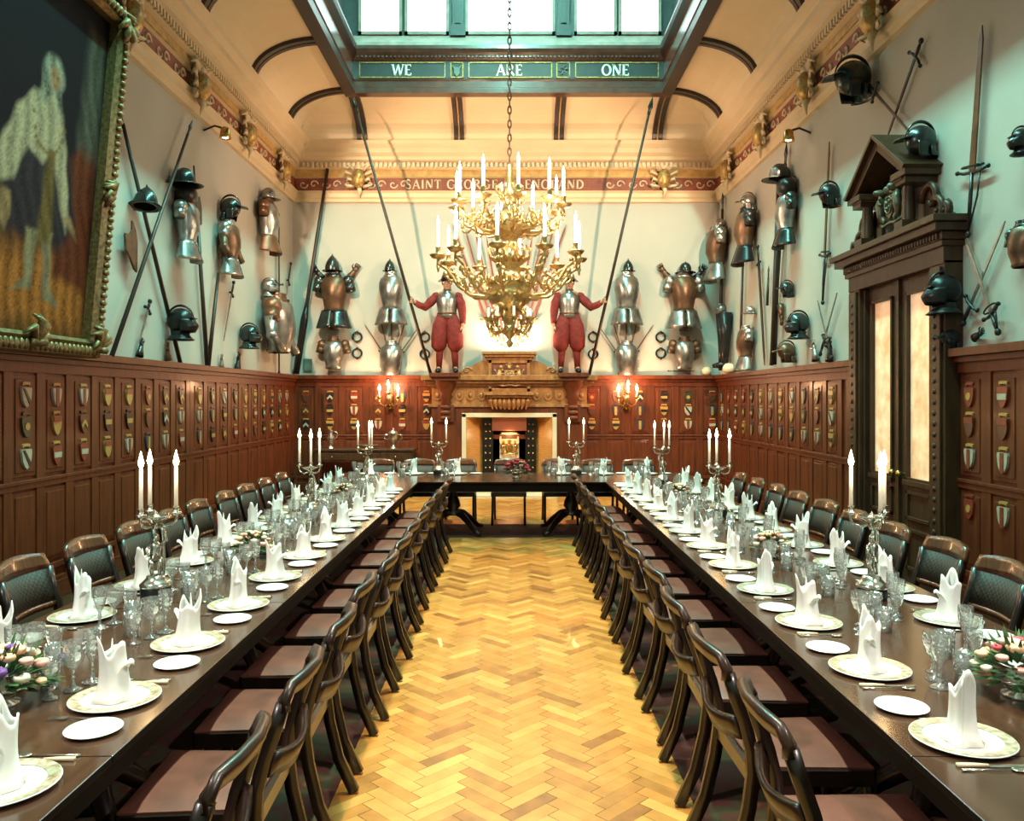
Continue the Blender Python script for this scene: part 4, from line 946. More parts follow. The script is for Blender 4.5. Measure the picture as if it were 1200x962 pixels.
swp(R_, (896, 428), (888, 288), 'broad black sabre blade hanging below the russet breastplate', guard=.14, w=.05, m='black', gw=.08, off=.06)
plp(R_, (899, 358), (901, 310), 'short black mace beside the broad black sabre', rad=.02, head='spear', hl=.2, off=.05)
hel(R_, 886, 365, 18, 'kettle', 'steel', 'small pale kettle hat between the leaning poles, doorway wall')
cui(R_, 883, 409, 50, 'russet', 'steel', 'low steel and russet cuirass on the panelling ledge between poles', t=True)
hel(R_, 928, 206, 38, 'kettle', 'steeld', 'dark steel kettle hat under the spotlight, doorway wall')
cui(R_, 933, 250, 76, 'steel', 'steeld', 'steel cuirass with black padded hood under the kettle hat, doorway wall', t=True, c=True)
plp(R_, (904, 428), (922, 165), 'long pale shafted pike beside the hooded cuirass, doorway wall', rad=.03, hl=.3, m='woodl', off=.06)
plp(R_, (906, 427), (913, 215), 'thick black pole beside the long pale pike, doorway wall', rad=.045, head=None, off=.13)
hel(R_, 931, 340, 20, 'burgonet', 'steeld', 'small dark peaked helmet halfway up between pike and sword, doorway wall')
gau(R_, 921, 368, 26, 'russet', 'brown gauntlet hanging below the small dark peaked helmet', 160)
hel(R_, 949, 381, 30, 'close', 'steeld', 'dark closed helmet low between the pike and the doorway')
hel(R_, 933, 414, 26, 'burgonet', 'russet', 'brown peaked helmet on the panelling ledge near the doorway')
swp(R_, (981, 343), (961, 416), 'slanting rapier close to the door case, far side', w=.014, gw=.08, guard=.25, cup=True)
swp(R_, (958, 352), (975, 420), 'rapier crossing the slanting one close to the door case', w=.014, gw=.08, guard=.25, cup=True, off=.08)
gau(R_, 978, 413, 26, 'steeld', 'dark gauntlet on the ledge touching the door case, far side', 10)
gau(R_, 960, 412, 26, 'steel', 'pale gauntlet on the ledge beside the dark one near the door case', -20)
swp(R_, (972, 166), (964, 356), 'long upright sword with curved guard on the far side of the doorway', guard=.30, gw=.16, w=.028, m='russet', cup=True)
hel(R_, 985, 230, 30, 'burgonet', 'black', 'black helmet tucked under the far eave of the door hood')
hel(R_, 1098, 168, 44, 'burgonet', 'steeld', 'dark crested helmet beside the near eave of the door hood')
hel(R_, 1022, 96, 52, 'burgonet', 'steeld', 'large dark helmet high under the cornice above the door hood')
swp(R_, (1040, 160), (1080, 46), 'dark rapier hanging point down above the door hood', guard=.17, gw=.15, w=.02, m='black')
swp(R_, (1067, 156), (1018, 100), 'second thin rapier crossing behind the large dark helmet above the door', guard=.15, gw=.1, w=.014, m='black', off=.08)
swp(R_, (1151, 29), (1134, 277), 'huge two handed sword with branched guard right of the door hood', guard=.31, gw=.23, w=.042, m='russet', cup=True)
hel(R_, 1127, 344, 46, 'close', 'black', 'large black closed helmet against the near side of the door case')
swp(R_, (1178, 259), (1128, 380), 'pale bladed rapier crossing behind the large black helmet', guard=.2, gw=.11, w=.016)
swp(R_, (1132, 281), (1170, 391), 'rapier with looped dark hilt pointing up, near side of the doorway', guard=.2, gw=.11, w=.016, cup=True, off=.08)
hel(R_, 1126, 398, 30, 'burgonet', 'black', 'black peaked helmet lying on the panelling ledge beside the door case')
gau(R_, 1152, 392, 24, 'black', 'black gauntlet on the panelling ledge below the crossed rapiers', 70)
hel(R_, 1211, 165, 30, 'close', 'black', 'black helmet cut by the edge of the picture, above the armour plate')
cui(R_, 1212, 286, 52, 'russet', 'steeld', 'russet armour plate cut by the edge of the picture, near end of doorway wall')

# end wall
for s, side in ((-1, 'portrait side'), (1, 'doorway side')):
    X = lambda x: x if s < 0 else 1193 - x
    hel(B_, X(392), 318, 26, 'kettle' if s > 0 else 'cabasset', 'steeld', f'dark pointed helmet between raised gauntlets, end wall, {side}')
    cui(B_, X(394), 354, 62, 'russet', 'steel' if s > 0 else 'steeld', f'cuirass between raised gauntlets, end wall, {side}', t=True)
    gau(B_, X(374), 321, 22, 'black', f'black raised gauntlet nearer the corner, end wall, {side}', -35 * s * -1)
    gau(B_, X(415), 320, 22, 'russet', f'brown raised gauntlet nearer the fireplace, end wall, {side}', 35 * s * -1)
    hel(B_, X(392), 386, 16, 'cabasset', 'russet', f'small brown pointed helmet below the gauntleted cuirass, end wall, {side}')
    cui(B_, X(393), 414, 36, 'steel', 'russet', f'squat breastplate just above the panelling ledge, end wall, {side}')
    hel(B_, X(458), 318, 19, 'cabasset', 'steeld', f'dark pointed helmet above the slim skirted cuirass, end wall, {side}')
    cui(B_, X(460), 352, 58, 'steel', 'steel', f'slim bright cuirass with long skirts above the fan of daggers, end wall, {side}', t=True, p=False)
    cui(B_, X(460), 420, 38, 'steel', 'steel', f'bright breastplate at the foot of the dagger fan, end wall, {side}', p=False)
    for i, (a, b) in enumerate(((427, 380), (445, 370), (459, 354), (475, 376), (490, 384))):
        swp(B_, (X(a), b), (X(459 + (i - 2) * 1.5), 424), f'dagger in the fan above a breastplate, {ORD[i]} from the corner, end wall, {side}', guard=.3, gw=.04, w=.014, m='woodl', mh='woodl', off=.02 + .012 * i)
    for i, (x, y) in enumerate(((419, 395), (419, 414), (498, 395), (498, 415))):
        def ringo():
            mb = MB(); mb.tube([(.085 * math.cos(a), -.03, .085 * math.sin(a)) for a in [k * PI / 8 for k in range(16)]], .018, 7, closed=True); o = mb.build('iron_ring', M['black'])
            MB().ell((0, -.03, .09), (.03, .03, .025), 8, 6).ell((0, -.03, -.09), (.03, .03, .025), 8, 6).build('knuckle', M['black'], o); return o
        inst('ring', ringo, on(B_, X(x), y), 0, f'{("upper", "lower")[i % 2]} iron ring {("nearer the corner", "beside the pikeman")[i // 2]}, end wall, {side}', 'iron ring', 'iron rings on the end wall')
    cx = 597
    for i, (tx, ty, bx_, by) in enumerate(((530, 262, 577, 396), (545, 268, 583, 402), (557, 272, 588, 406), (570, 276, 592, 408))):
        q = lambda x: x if s < 0 else 2 * cx - x
        swp(B_, (q(tx), ty), (q(bx_), by), f'slanting sword behind the chandelier, {ORD[i]} from the outside, {side}', guard=.17, gw=.09, w=.022, m='frieze', mh='brass', off=.03 + .03 * i)
plp(B_, (347, 438), (385, 190), 'long dark pole leaning in the corner by the portrait wall, end wall', rad=.035, head=None, ferrule=1.3, off=.13)
mb = MB(); mb.bx(-.08, .08, -.03, 0, -.12, .12); mb.bx(-.06, .06, -.04, -.03, -.1, .1)
o = mb.build('wall_plaque', M['greenl']); o.location = on(B_, 361, 428); tag(o, 'small greenish plaque low in the corner of the end wall', 'plaque')
mb = MB()
for i in range(14): mb.bx(-.25 + i * .036, -.225 + i * .036, -.006, 0, -.012, .012 - .006 * (i % 3))
o = mb.build('wall_inscription', M['black']); o.location = on(B_, 798, 434.5); tag(o, 'tiny line of dark lettering under the squat breastplate, end wall', 'inscription')
mb = MB(); mb.lathe([(1e-3, 0), (.05, .004), (.085, .04), (.09, .085), (.06, .14), (1e-3, .155)], 14); 
o = mb.build('stone_ball', M['stone']); p = on(B_, 828, 433, .1); o.location = (p.x, p.y, WT); tag(o, 'pale stone ball on the ledge by the doorway wall corner', 'stone ball')
o = copy_tree(o); p = on(R_, 854, 433, .1); o.location = (p.x, p.y, WT); o.scale = (1.2,) * 3; tag(o, 'second pale stone ball on the ledge just round the corner', 'stone ball')

# spotlights under the cornice
def spotlight(side, p, label, target, watts, cone=100, col=(1, .71, .50)):
    r = empty('spotlight', p, RZ[side]); tag(r, label, 'spotlight')
    mb = MB(); mb.lathe([(.03, .10), (.055, .08), (.065, 0), (.075, -.05)], 14); mb.build('lamp_housing', M['brass'], r, solid=.006)
    mb = MB(); mb.tube([(0, 0, .08), (0, .14, .12), (0, .29, .06)], .014, 7); mb.build('bracket', M['black'], r)
    mb = MB(); mb.ell((0, 0, -.02), (.045, .045, .03), 12, 7); mb.build('bulb', M['bulb'], r)
    dr = (Vector(target) - p).normalized()
    lamp('spot_beam', 'SPOT', p + dr * .09, watts, col, .05, None, dr.to_track_quat('-Z', 'Y').to_euler(), None, cone)
spotlight(L_, on(L_, 264, 158, .30), 'small brass spotlight under the cornice, portrait wall, facing the end wall', (.6, YB, 3.0), 1200, 104, (1, .67, .43))
spotlight(R_, on(R_, 924, 161, .30), 'small brass spotlight under the cornice, doorway wall, facing the end wall', (-.6, YB, 3.0), 1200, 104, (1, .67, .43))
for sd_, X_, nm_ in ((L_, XL + .3, 'portrait'), (R_, XR - .3, 'doorway')):  # added out-of-view pair brightening the near napkins and tables
    spotlight(sd_, Vector((X_, .8, 5.25)), f'added unseen brass fill spotlight under the cornice at the near end, {nm_} wall', (1.5 if sd_ == L_ else -1.5, 5.2, .7), 820, 66, (1, .85, .80))
for i_, y_ in enumerate((2.0, 4.4, 6.8, 9.0)):  # added lamps out of view, warming aisle and tables from above
    r = empty('added_downlight', (XC, y_, ZT - .08)); tag(r, f'added unseen fill lamp inside the top of the lantern, {ORD[i_]} from the near end', 'added_downlight')
    mb = MB(); mb.lathe([(.10, .08), (.11, 0), (.12, -.14), (.105, -.14), (.09, -.02)], 18); mb.build('lamp_housing', M['brass'], r)
    MB().ell((0, 0, -.06), (.07, .07, .05), 12, 7).build('bulb', M['bulb'], r)
    lamp('added_downlight_beam', 'SPOT', (XC, y_, ZT - .24), 3300, (1, .62, .40), .09, None, (0, 0, 0), None, 27)

# ---------------------------------------------------------------- pikemen mannequins
def pikeman(x, s, label):
    """s = -1: holds the pike on the portrait side; local x to the right, -y to the room"""
    r = empty('pikeman_figure', (x, YB - .38, 2.24)); tag(r, label, 'mannequin')
    me = bpy.data.meshes.new('body')
    V = [(0, 0, .93), (0, 0, 1.12), (0, -.01, 1.30), (0, 0, 1.43), (0, 0, 1.50), (0, -.01, 1.58), (0, -.015, 1.68),
         (-.10, 0, .88), (-.13, -.02, .50), (-.15, .02, .09), (-.17, -.12, .035), (.10, 0, .88), (.13, -.02, .50), (.15, .02, .09), (.17, -.12, .035),
         (s * .19, 0, 1.40), (s * .40, -.03, 1.20), (s * .56, -.20, 1.27), (s * .60, -.24, 1.29), (-s * .19, 0, 1.40), (-s * .27, .01, 1.13), (-s * .29, -.06, .90), (-s * .29, -.08, .83)]
    E = [(0, 1), (1, 2), (2, 3), (3, 4), (4, 5), (5, 6), (0, 7), (7, 8), (8, 9), (9, 10), (0, 11), (11, 12), (12, 13), (13, 14), (3, 15), (15, 16), (16, 17), (17, 18), (3, 19), (19, 20), (20, 21), (21, 22)]
    Rd = [.13, .12, .15, .12, .055, .085, .085, .085, .06, .045, .04, .085, .06, .045, .04, .065, .048, .034, .032, .065, .048, .034, .036]
    me.from_pydata(V, E, []); o = bpy.data.objects.new('tmp', me); COL.objects.link(o)
    sk = o.modifiers.new('s', 'SKIN'); sk.use_smooth_shade = True
    for i, q in enumerate(Rd): me.skin_vertices[0].data[i].radius = (q, q)
    me.skin_vertices[0].data[0].use_root = True
    o.modifiers.new('u', 'SUBSURF').levels = 1
    dg = bpy.context.evaluated_depsgraph_get(); ev = o.evaluated_get(dg).to_mesh()
    mb = MB(); mb.add([tuple(v.co) for v in ev.vertices], [tuple(p.vertices) for p in ev.polygons], 0, True)
    o.evaluated_get(dg).to_mesh_clear(); bpy.data.objects.remove(o)
    mb.tube([(0, -.095, 1.67), (0, -.125, 1.625), (0, -.1, 1.61)], [.012, .018, .012], 6); mb.ell((0, -.098, 1.585), (.028, .012, .009), 8, 5)
    for q in (-1, 1): mb.ell((q * .085, 0, 1.64), (.014, .024, .035), 8, 5); mb.ell((q * .035, -.088, 1.665), (.014, .01, .009), 8, 5)
    hx, hy, hz = s * .62, -.26, 1.29
    for k in range(4): mb.tube([(hx - s * .03, hy + .03, hz - .035 + .022 * k), (hx - s * .01, hy - .045, hz - .03 + .022 * k), (hx + s * .035, hy - .03, hz - .03 + .022 * k), (hx + s * .035, hy + .005, hz - .03 + .022 * k)], [.012, .012, .011, .008], 6)
    mb.tube([(hx - s * .02, hy + .03, hz + .03), (hx + s * .0, hy + .03, hz + .07), (hx + s * .03, hy + .02, hz + .075)], [.014, .012, .009], 6)
    for k in range(4): mb.tube([(-s * .29, -.11 + .022 * k, .81), (-s * .285, -.115 + .022 * k, .76), (-s * .27, -.11 + .022 * k, .72)], [.012, .011, .008], 6)
    mb.tube([(-s * .28, -.12, .84), (-s * .26, -.15, .80), (-s * .25, -.15, .77)], [.013, .012, .008], 6)
    mb.build('body', M['skin'], r)
    mb = MB(); mb.lathe([(.155, 1.0), (.175, 1.02), (.165, 1.05), (.185, 1.2), (.20, 1.33), (.18, 1.43), (.11, 1.47)], 20, 0, (0, -.01, 0), 1, .78); 
    for i, (a, b, c) in enumerate(mb.v):
        if b < 0: mb.v[i] = (a, b - .035 * max(0, 1 - (a / .15) ** 2) * max(0, 1 - abs(c - 1.15) / .2), c)
    bp_ = mb.build('breastplate', M['steel'], r)
    mb = MB(); mb.lathe([(.168, 1.07), (.178, 1.085), (.17, 1.10)], 20, 0, (0, -.018, 0), 1.05, .90); mb.build('waist_belt', M['russet'], bp_)
    mb = MB(); mb.lathe([(.13, 1.44), (.09, 1.48), (.075, 1.53)], 16, 0, (0, -.005, 0), 1, .9); mb.build('gorget', M['steel'], r, solid=.006)
    for q in (s, -s):
        mb = MB()
        if q == s: P = [(s * .19, 0, 1.41), (s * .31, -.02, 1.29), (s * .40, -.04, 1.20), (s * .50, -.13, 1.23), (s * .565, -.2, 1.27)]
        else: P = [(q * .19, 0, 1.41), (q * .25, 0, 1.28), (q * .275, .0, 1.13), (q * .285, -.03, 1.0), (q * .29, -.06, .90)]
        mb.tube(P, [.075, .085, .075, .06, .05], 12); mb.ell((q * .2, 0, 1.41), (.085, .085, .07), 12, 8); mb.build('sleeve', M['red'], r)
        mb = MB(); x_ = q * .12
        mb.tube([(q * .07, 0, 1.03), (x_, -.01, .86), (x_ + q * .02, -.01, .66), (x_ + q * .03, -.01, .48), (x_ + q * .01, -.01, .39)], [.12, .145, .155, .14, .065], 16); mb.build('breeches_leg', M['red'], r)
        mb = MB(); mb.tube([(q * .13, -.015, .5), (q * .14, .005, .32), (q * .15, .02, .1)], [.068, .066, .05], 10); mb.build('stocking', M['red'], r)
        mb = MB(); mb.tube([(q * .15, .06, .05), (q * .155, -.02, .055), (q * .165, -.12, .04), (q * .17, -.18, .03)], [.045, .055, .05, .03], 10, flat=.85); mb.lathe([(.055, .08), (.052, .12)], 10, 0, (q * .15, .02, 0)); mb.build('shoe', M['black'], r)
    hm = MB(); hm.lathe([(.115, 1.68), (.118, 1.72), (.10, 1.78), (.05, 1.82), (1e-3, 1.83)], 16, 0, (0, -.01, 0), .92, 1.05)
    hm.grid(lambda u, v: ((.11 + .07 * v) * math.cos(6.2832 * u) * .95, -.01 + (.11 + .09 * v) * math.sin(6.2832 * u), 1.685 + .06 * v * math.sin(6.2832 * u) ** 4 - .015 * v), 22, 2)
    hb = hm.build('helmet', M['steeld'], r); mb = MB(); mb.tube([(0, -.01 + .12 * math.cos(a), 1.70 + .15 * math.sin(a)) for a in [PI * k / 10 for k in range(11)]], .01, 6); mb.build('comb', M['steeld'], hb)
    # the pike: butt on the corbel ledge, through the hand, head under the lantern beam
    hand = Vector((x + s * .645, YB - .38 - .275, 2.24 + 1.29)); top = at(413 if s < 0 else 765, 113, 14.0)
    d = (top - hand).normalized(); bot = hand - d * ((hand.z - 2.2) / d.z)
    pole(bot, top, (0, -1, 0), f'very long pike leaning from the red breeched figure to the lantern beam, {"portrait" if s < 0 else "doorway"} side', rad=.027, m='wood', head='spear', hl=.3)
pikeman(at(524, 437, 14.98).x, -1, 'mannequin in red breeches and steel breastplate holding a pike, portrait side of fireplace')
pikeman(at(667, 437, 14.98).x, 1, 'mannequin in red breeches and steel breastplate holding a pike, doorway side of fireplace')

# ---------------------------------------------------------------- wall sconces
def sconce(px, label):
    p = on(B_, px, 470, .05); r = empty('wall_sconce', p); tag(r, label, 'wall lamp')
    mb = MB(); mb.lathe([(1e-3, -.16), (.03, -.14), (.05, -.08), (.03, -.02), (.06, .03), (.03, .09), (1e-3, .12)], 14, 0, (0, -.07, 0), 1, .6); mb.bx(-.05, .05, -.05, 0, -.14, .12); mb.build('back_plate', M['brass'], r)
    for k in (-1, 0, 1):
        mb = MB(); x, y, z = k * .17, -.22 - .06 * (k == 0), .10 + .08 * (k == 0)
        mb.tube([(0, -.08, -.03), (x * .5, -.16, -.10), (x * .95, y, -.04), (x, y, z - .04)], .013, 7); mb.lathe([(.012, -.05), (.045, -.03), (.05, -.02), (.025, 0)], 12, 0, (x, y, z)); a = mb.build('arm', M['brass'], r)
        MB().tube([(x, y, z), (x, y, z + .09)], .016, 10).build('candle', M['wax'], a)
        MB().lathe([(1e-3, 0), (.02, .015), (.028, .045), (.016, .09), (1e-3, .125)], 12, 0, (x, y, z + .09)).build('bulb', M['bulb'], a)
    lamp('sconce_light', 'POINT', p + Vector((0, -.40, .28)), 85, (1, .52, .26), .07)
sconce(457.5, 'brass three light wall sconce on the panelling, portrait side of the fireplace')
sconce(733.5, 'brass three light wall sconce on the panelling, doorway side of the fireplace')
# ---------------------------------------------------------------- chandelier
def flame(parent, p, s=1, m='flame'):
    mb = MB(); mb.lathe([(1e-3, 0), (.009 * s, .008 * s), (.013 * s, .022 * s), (.008 * s, .045 * s), (1e-3, .075 * s)], 8, 0, p); return mb.build('flame', M[m], parent)
def chandelier():
    Y = 10.0; C = empty('chandelier', (-.03, Y, 0)); tag(C, 'large two tier gilt chandelier of lit candles hanging from the lantern', 'chandelier')
    mb = MB()
    mb.lathe([(1e-3, 2.40), (.03, 2.42), (.045, 2.46), (.02, 2.5), (.05, 2.54), (.10, 2.60), (.07, 2.66), (.05, 2.70), (.11, 2.78), (.13, 2.84)], 20)
    mb.lathe([(.13, 2.84), (.20, 2.90), (.245, 2.99), (.25, 3.08), (.21, 3.14), (.24, 3.17), (.25, 3.20), (.20, 3.23), (.12, 3.27), (.10, 3.36), (.16, 3.43), (.17, 3.52), (.13, 3.60), (.08, 3.66), (.09, 3.72), (.20, 3.78), (.27, 3.86), (.26, 3.95), (.18, 4.02), (.09, 4.07), (.07, 4.16), (.12, 4.22), (.10, 4.30), (.05, 4.36), (.06, 4.44), (.04, 4.52), (.03, 4.62), (1e-3, 4.66)], 24, flute=.05, nf=12)
    mb.build('baluster_stem', M['gold'], C)
    mb = MB()
    for k in range(12):
        a = k * PI / 6
        mb.tube([(.22 * math.cos(a), .22 * math.sin(a), 3.18), (.30 * math.cos(a), .30 * math.sin(a), 3.22), (.28 * math.cos(a), .28 * math.sin(a), 3.29)], [.03, .025, .012], 6)
        mb.tube([(.22 * math.cos(a), .22 * math.sin(a), 3.92), (.32 * math.cos(a), .32 * math.sin(a), 3.98), (.30 * math.cos(a), .30 * math.sin(a), 4.06)], [.03, .025, .012], 6)
    for rr, zz, n_ in ((.25, 3.20, 28), (.245, 3.02, 24), (.17, 3.48, 20), (.27, 3.90, 28), (.12, 4.22, 14), (.10, 2.60, 14)):
        for k in range(n_):
            a = 2 * PI * k / n_; mb.ell((rr * math.cos(a), rr * math.sin(a), zz), (.018, .018, .022), 7, 5)
    for k in range(12):
        a = k * PI / 6 + .26; c_, s_ = math.cos(a), math.sin(a)
        mb.tube([(.13 * c_, .13 * s_, 2.86), (.23 * c_, .23 * s_, 2.82), (.26 * c_, .26 * s_, 2.72), (.2 * c_, .2 * s_, 2.68)], [.02, .018, .014, .01], 6)
        mb.tube([(.15 * c_, .15 * s_, 3.44), (.24 * c_, .24 * s_, 3.5), (.26 * c_, .26 * s_, 3.6), (.2 * c_, .2 * s_, 3.64)], [.02, .018, .014, .01], 6)
        mb.tube([(.08 * c_, .08 * s_, 4.2), (.16 * c_, .16 * s_, 4.27), (.17 * c_, .17 * s_, 4.36), (.12 * c_, .12 * s_, 4.38)], [.018, .016, .012, .008], 6)
    mb.build('acanthus_leaves', M['gold'], C)
    def tier(n, rad, zp, z0, ph, ch, down):
        for k in range(n):
            a = 2 * PI * k / n + ph; c, s = math.cos(a), math.sin(a); mb = MB()
            P = lambda r, z: (r * c, r * s, z)
            mb.tube([P(.12, z0), P(.3 * rad + .05, z0 - down), P(.55 * rad, z0 - down * .9), P(.72 * rad, z0 + .02), P(.88 * rad, zp - .16), P(rad, zp - .10), P(rad, zp)], [.024, .024, .022, .02, .02, .022, .016], 8)
            q = [P(.55 * rad + .10 * math.cos(t) * (1 - t / 7), z0 + .06 + .11 * math.sin(t) * (1 - t / 7)) for t in [.5 * i for i in range(11)]]
            mb.tube(q, [.02, .017, .014], 6)
            q = [P(.80 * rad + .075 * math.cos(-t) * (1 - t / 7), zp - .23 + .085 * math.sin(-t) * (1 - t / 7)) for t in [.5 * i for i in range(11)]]
            mb.tube(q, [.018, .015, .012], 6)
            ta = Vector((-s, c, 0))
            for sg in (-1, 1):
                b0 = Vector(P(.62 * rad, z0 - down * .5)); mb.tube([b0, b0 + ta * (.07 * sg) + Vector((0, 0, .05)), b0 + ta * (.09 * sg) + Vector((0, 0, .12)), b0 + ta * (.05 * sg) + Vector((0, 0, .15))], [.016, .014, .011, .008], 6)
                b0 = Vector(P(.95 * rad, zp - .08)); mb.tube([b0, b0 + ta * (.06 * sg) + Vector((0, 0, -.03)), b0 + ta * (.075 * sg) + Vector((0, 0, .02))], [.014, .012, .007], 6)
            for rr, zz in ((.55, z0 + .17), (.72, z0 + .06), (.9, zp - .22)): mb.ell(P(rr * rad, zz), (.032, .032, .04), 8, 6)
            mb.tube([P(rad, zp - .12), P(rad, zp - .2)], [.025, .008], 7)
            arm = mb.build('arm', M['gold'], C)
            mb = MB(); mb.lathe([(.02, -.05), (.075, -.03), (.10, .0), (.105, .012), (.05, .0), (.022, .01), (.03, .05), (.026, .085), (.035, .10)], 14, 0, P(rad, zp)); mb.build('drip_pan', M['gold'], arm)
            MB().tube([P(rad, zp + .07), P(rad, zp + .07 + ch)], .019, 10).build('candle', M['bulb2'], arm)
            flame(arm, P(rad, zp + .07 + ch), 1.5, 'bulb')
    tier(10, .87, 3.50, 3.12, .16, .30, .10)
    tier(10, .66, 4.12, 3.86, .47, .29, .06)
    for k in range(8):
        a = k * PI / 4 + .2; c, s = math.cos(a), math.sin(a); mb = MB()
        mb.tube([(.09 * c, .09 * s, 2.62), (.2 * c, .2 * s, 2.57), (.27 * c, .27 * s, 2.66), (.26 * c, .26 * s, 2.74)], [.018, .018, .014, .02], 7)
        mb.lathe([(.015, 0), (.05, .015), (.055, .03), (.02, .03)], 10, 0, (.26 * c, .26 * s, 2.74)); ar = mb.build('small_arm', M['gold'], C)
        MB().tube([(.26 * c, .26 * s, 2.76), (.26 * c, .26 * s, 2.88)], .012, 8).build('candle', M['bulb2'], ar)
    mb = MB(); z = 4.66; k = 0
    while z < ZT - .1:
        pts = [(.022 * math.cos(t) if k % 2 else 0, 0 if k % 2 else .022 * math.cos(t), z + .045 + .055 * math.sin(t)) for t in [i * PI / 5 for i in range(10)]]
        mb.tube(pts, .009, 5, closed=True); z += .085; k += 1
    mb.lathe([(.02, ZT - .14), (.12, ZT - .09), (.13, ZT - .06)], 12); mb.build('chain', M['copper'], C)
    for k in range(5):
        a = 2 * PI * k / 5 + .3; lamp('chandelier_light', 'POINT', (-.03 + .8 * math.cos(a), Y + .8 * math.sin(a), 3.95), 30, WARM, .12)
    lamp('chandelier_light', 'POINT', (-.03, Y - .3, 4.75), 22, WARM, .15)
M['bulb2'] = mat('lit candle tube', (1, .93, .8), .5, emit=((1, .86, .62), 2.6))
chandelier()

# ---------------------------------------------------------------- tables
def pedestal(mb, x, y, k_=1):
    mb.lathe([(.05, .66), (.06, .60), (.045, .52), (.09, .42), (.10, .36), (.07, .32), (.10, .27), (.10, .24)], 14, 0, (x, y, 0))
    for k in range(4):
        a = PI / 4 + k * PI / 2
        mb.tube([(x + q * math.cos(a), y + q * math.sin(a), z) for q, z in ((.05, .28), (.18 * k_, .25), (.32 * k_, .16), (.44 * k_, .06), (.52 * k_, .040))], [.045, .045, .038, .03, .028], 8)
def long_table(x0, x1, y0, y1, label, joints, peds):
    r = empty('banquet_table', ((x0 + x1) / 2, (y0 + y1) / 2, 0)); tag(r, label, 'table'); ox, oy = (x0 + x1) / 2, (y0 + y1) / 2
    mb = MB(); ys = [y0] + joints + [y1]
    if x1 - x0 > y1 - y0: mb.bx(x0 - ox, x1 - ox, y0 - oy, y1 - oy, TZ - .024, TZ)
    else:
        for a, b in zip(ys[:-1], ys[1:]): mb.bx(x0 - ox, x1 - ox, a - oy + .001, b - oy - .001, TZ - .024, TZ)
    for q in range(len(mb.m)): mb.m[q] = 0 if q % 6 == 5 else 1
    mb.build('table_top', [M['table'], M['table_shade']], r, bevel=.004)
    mb = MB(); i = .055
    for b in ((x0 + i, x1 - i, y0 + i, y0 + i + .025), (x0 + i, x1 - i, y1 - i - .025, y1 - i), (x0 + i, x0 + i + .025, y0 + i, y1 - i), (x1 - i - .025, x1 - i, y0 + i, y1 - i)): mb.bx(b[0] - ox, b[1] - ox, b[2] - oy, b[3] - oy, TZ - .13, TZ - .024)
    mb.build('apron', M['table_shade'], r)
    for (x, y) in peds:
        mb = MB(); mb.box((x - ox, y - oy, TZ - .06), (.5, .5, .05)); pedestal(mb, x - ox, y - oy, 1 if x1 - x0 > y1 - y0 else .74); mb.build('pedestal', M['chair'], r)
TI, TO = 1.17, 2.26
long_table(-TO, -TI, .6, 10.19, 'long mahogany banquet table laid for dinner along the portrait wall', [2.4, 4.2, 6.0, 7.8], [(-1.71, y) for y in (1.5, 3.3, 5.1, 6.9, 9.0)])
long_table(TI, TO, .6, 10.19, 'long mahogany banquet table laid for dinner along the doorway wall', [2.4, 4.2, 6.0, 7.8], [(1.71, y) for y in (1.5, 3.3, 5.1, 6.9, 9.0)])
long_table(-2.4, 2.4, 10.2, 11.5, 'mahogany head table across the hall before the fireplace', [], [(-1.75, 10.85), (-.78, 10.85), (.78, 10.85), (1.75, 10.85)])

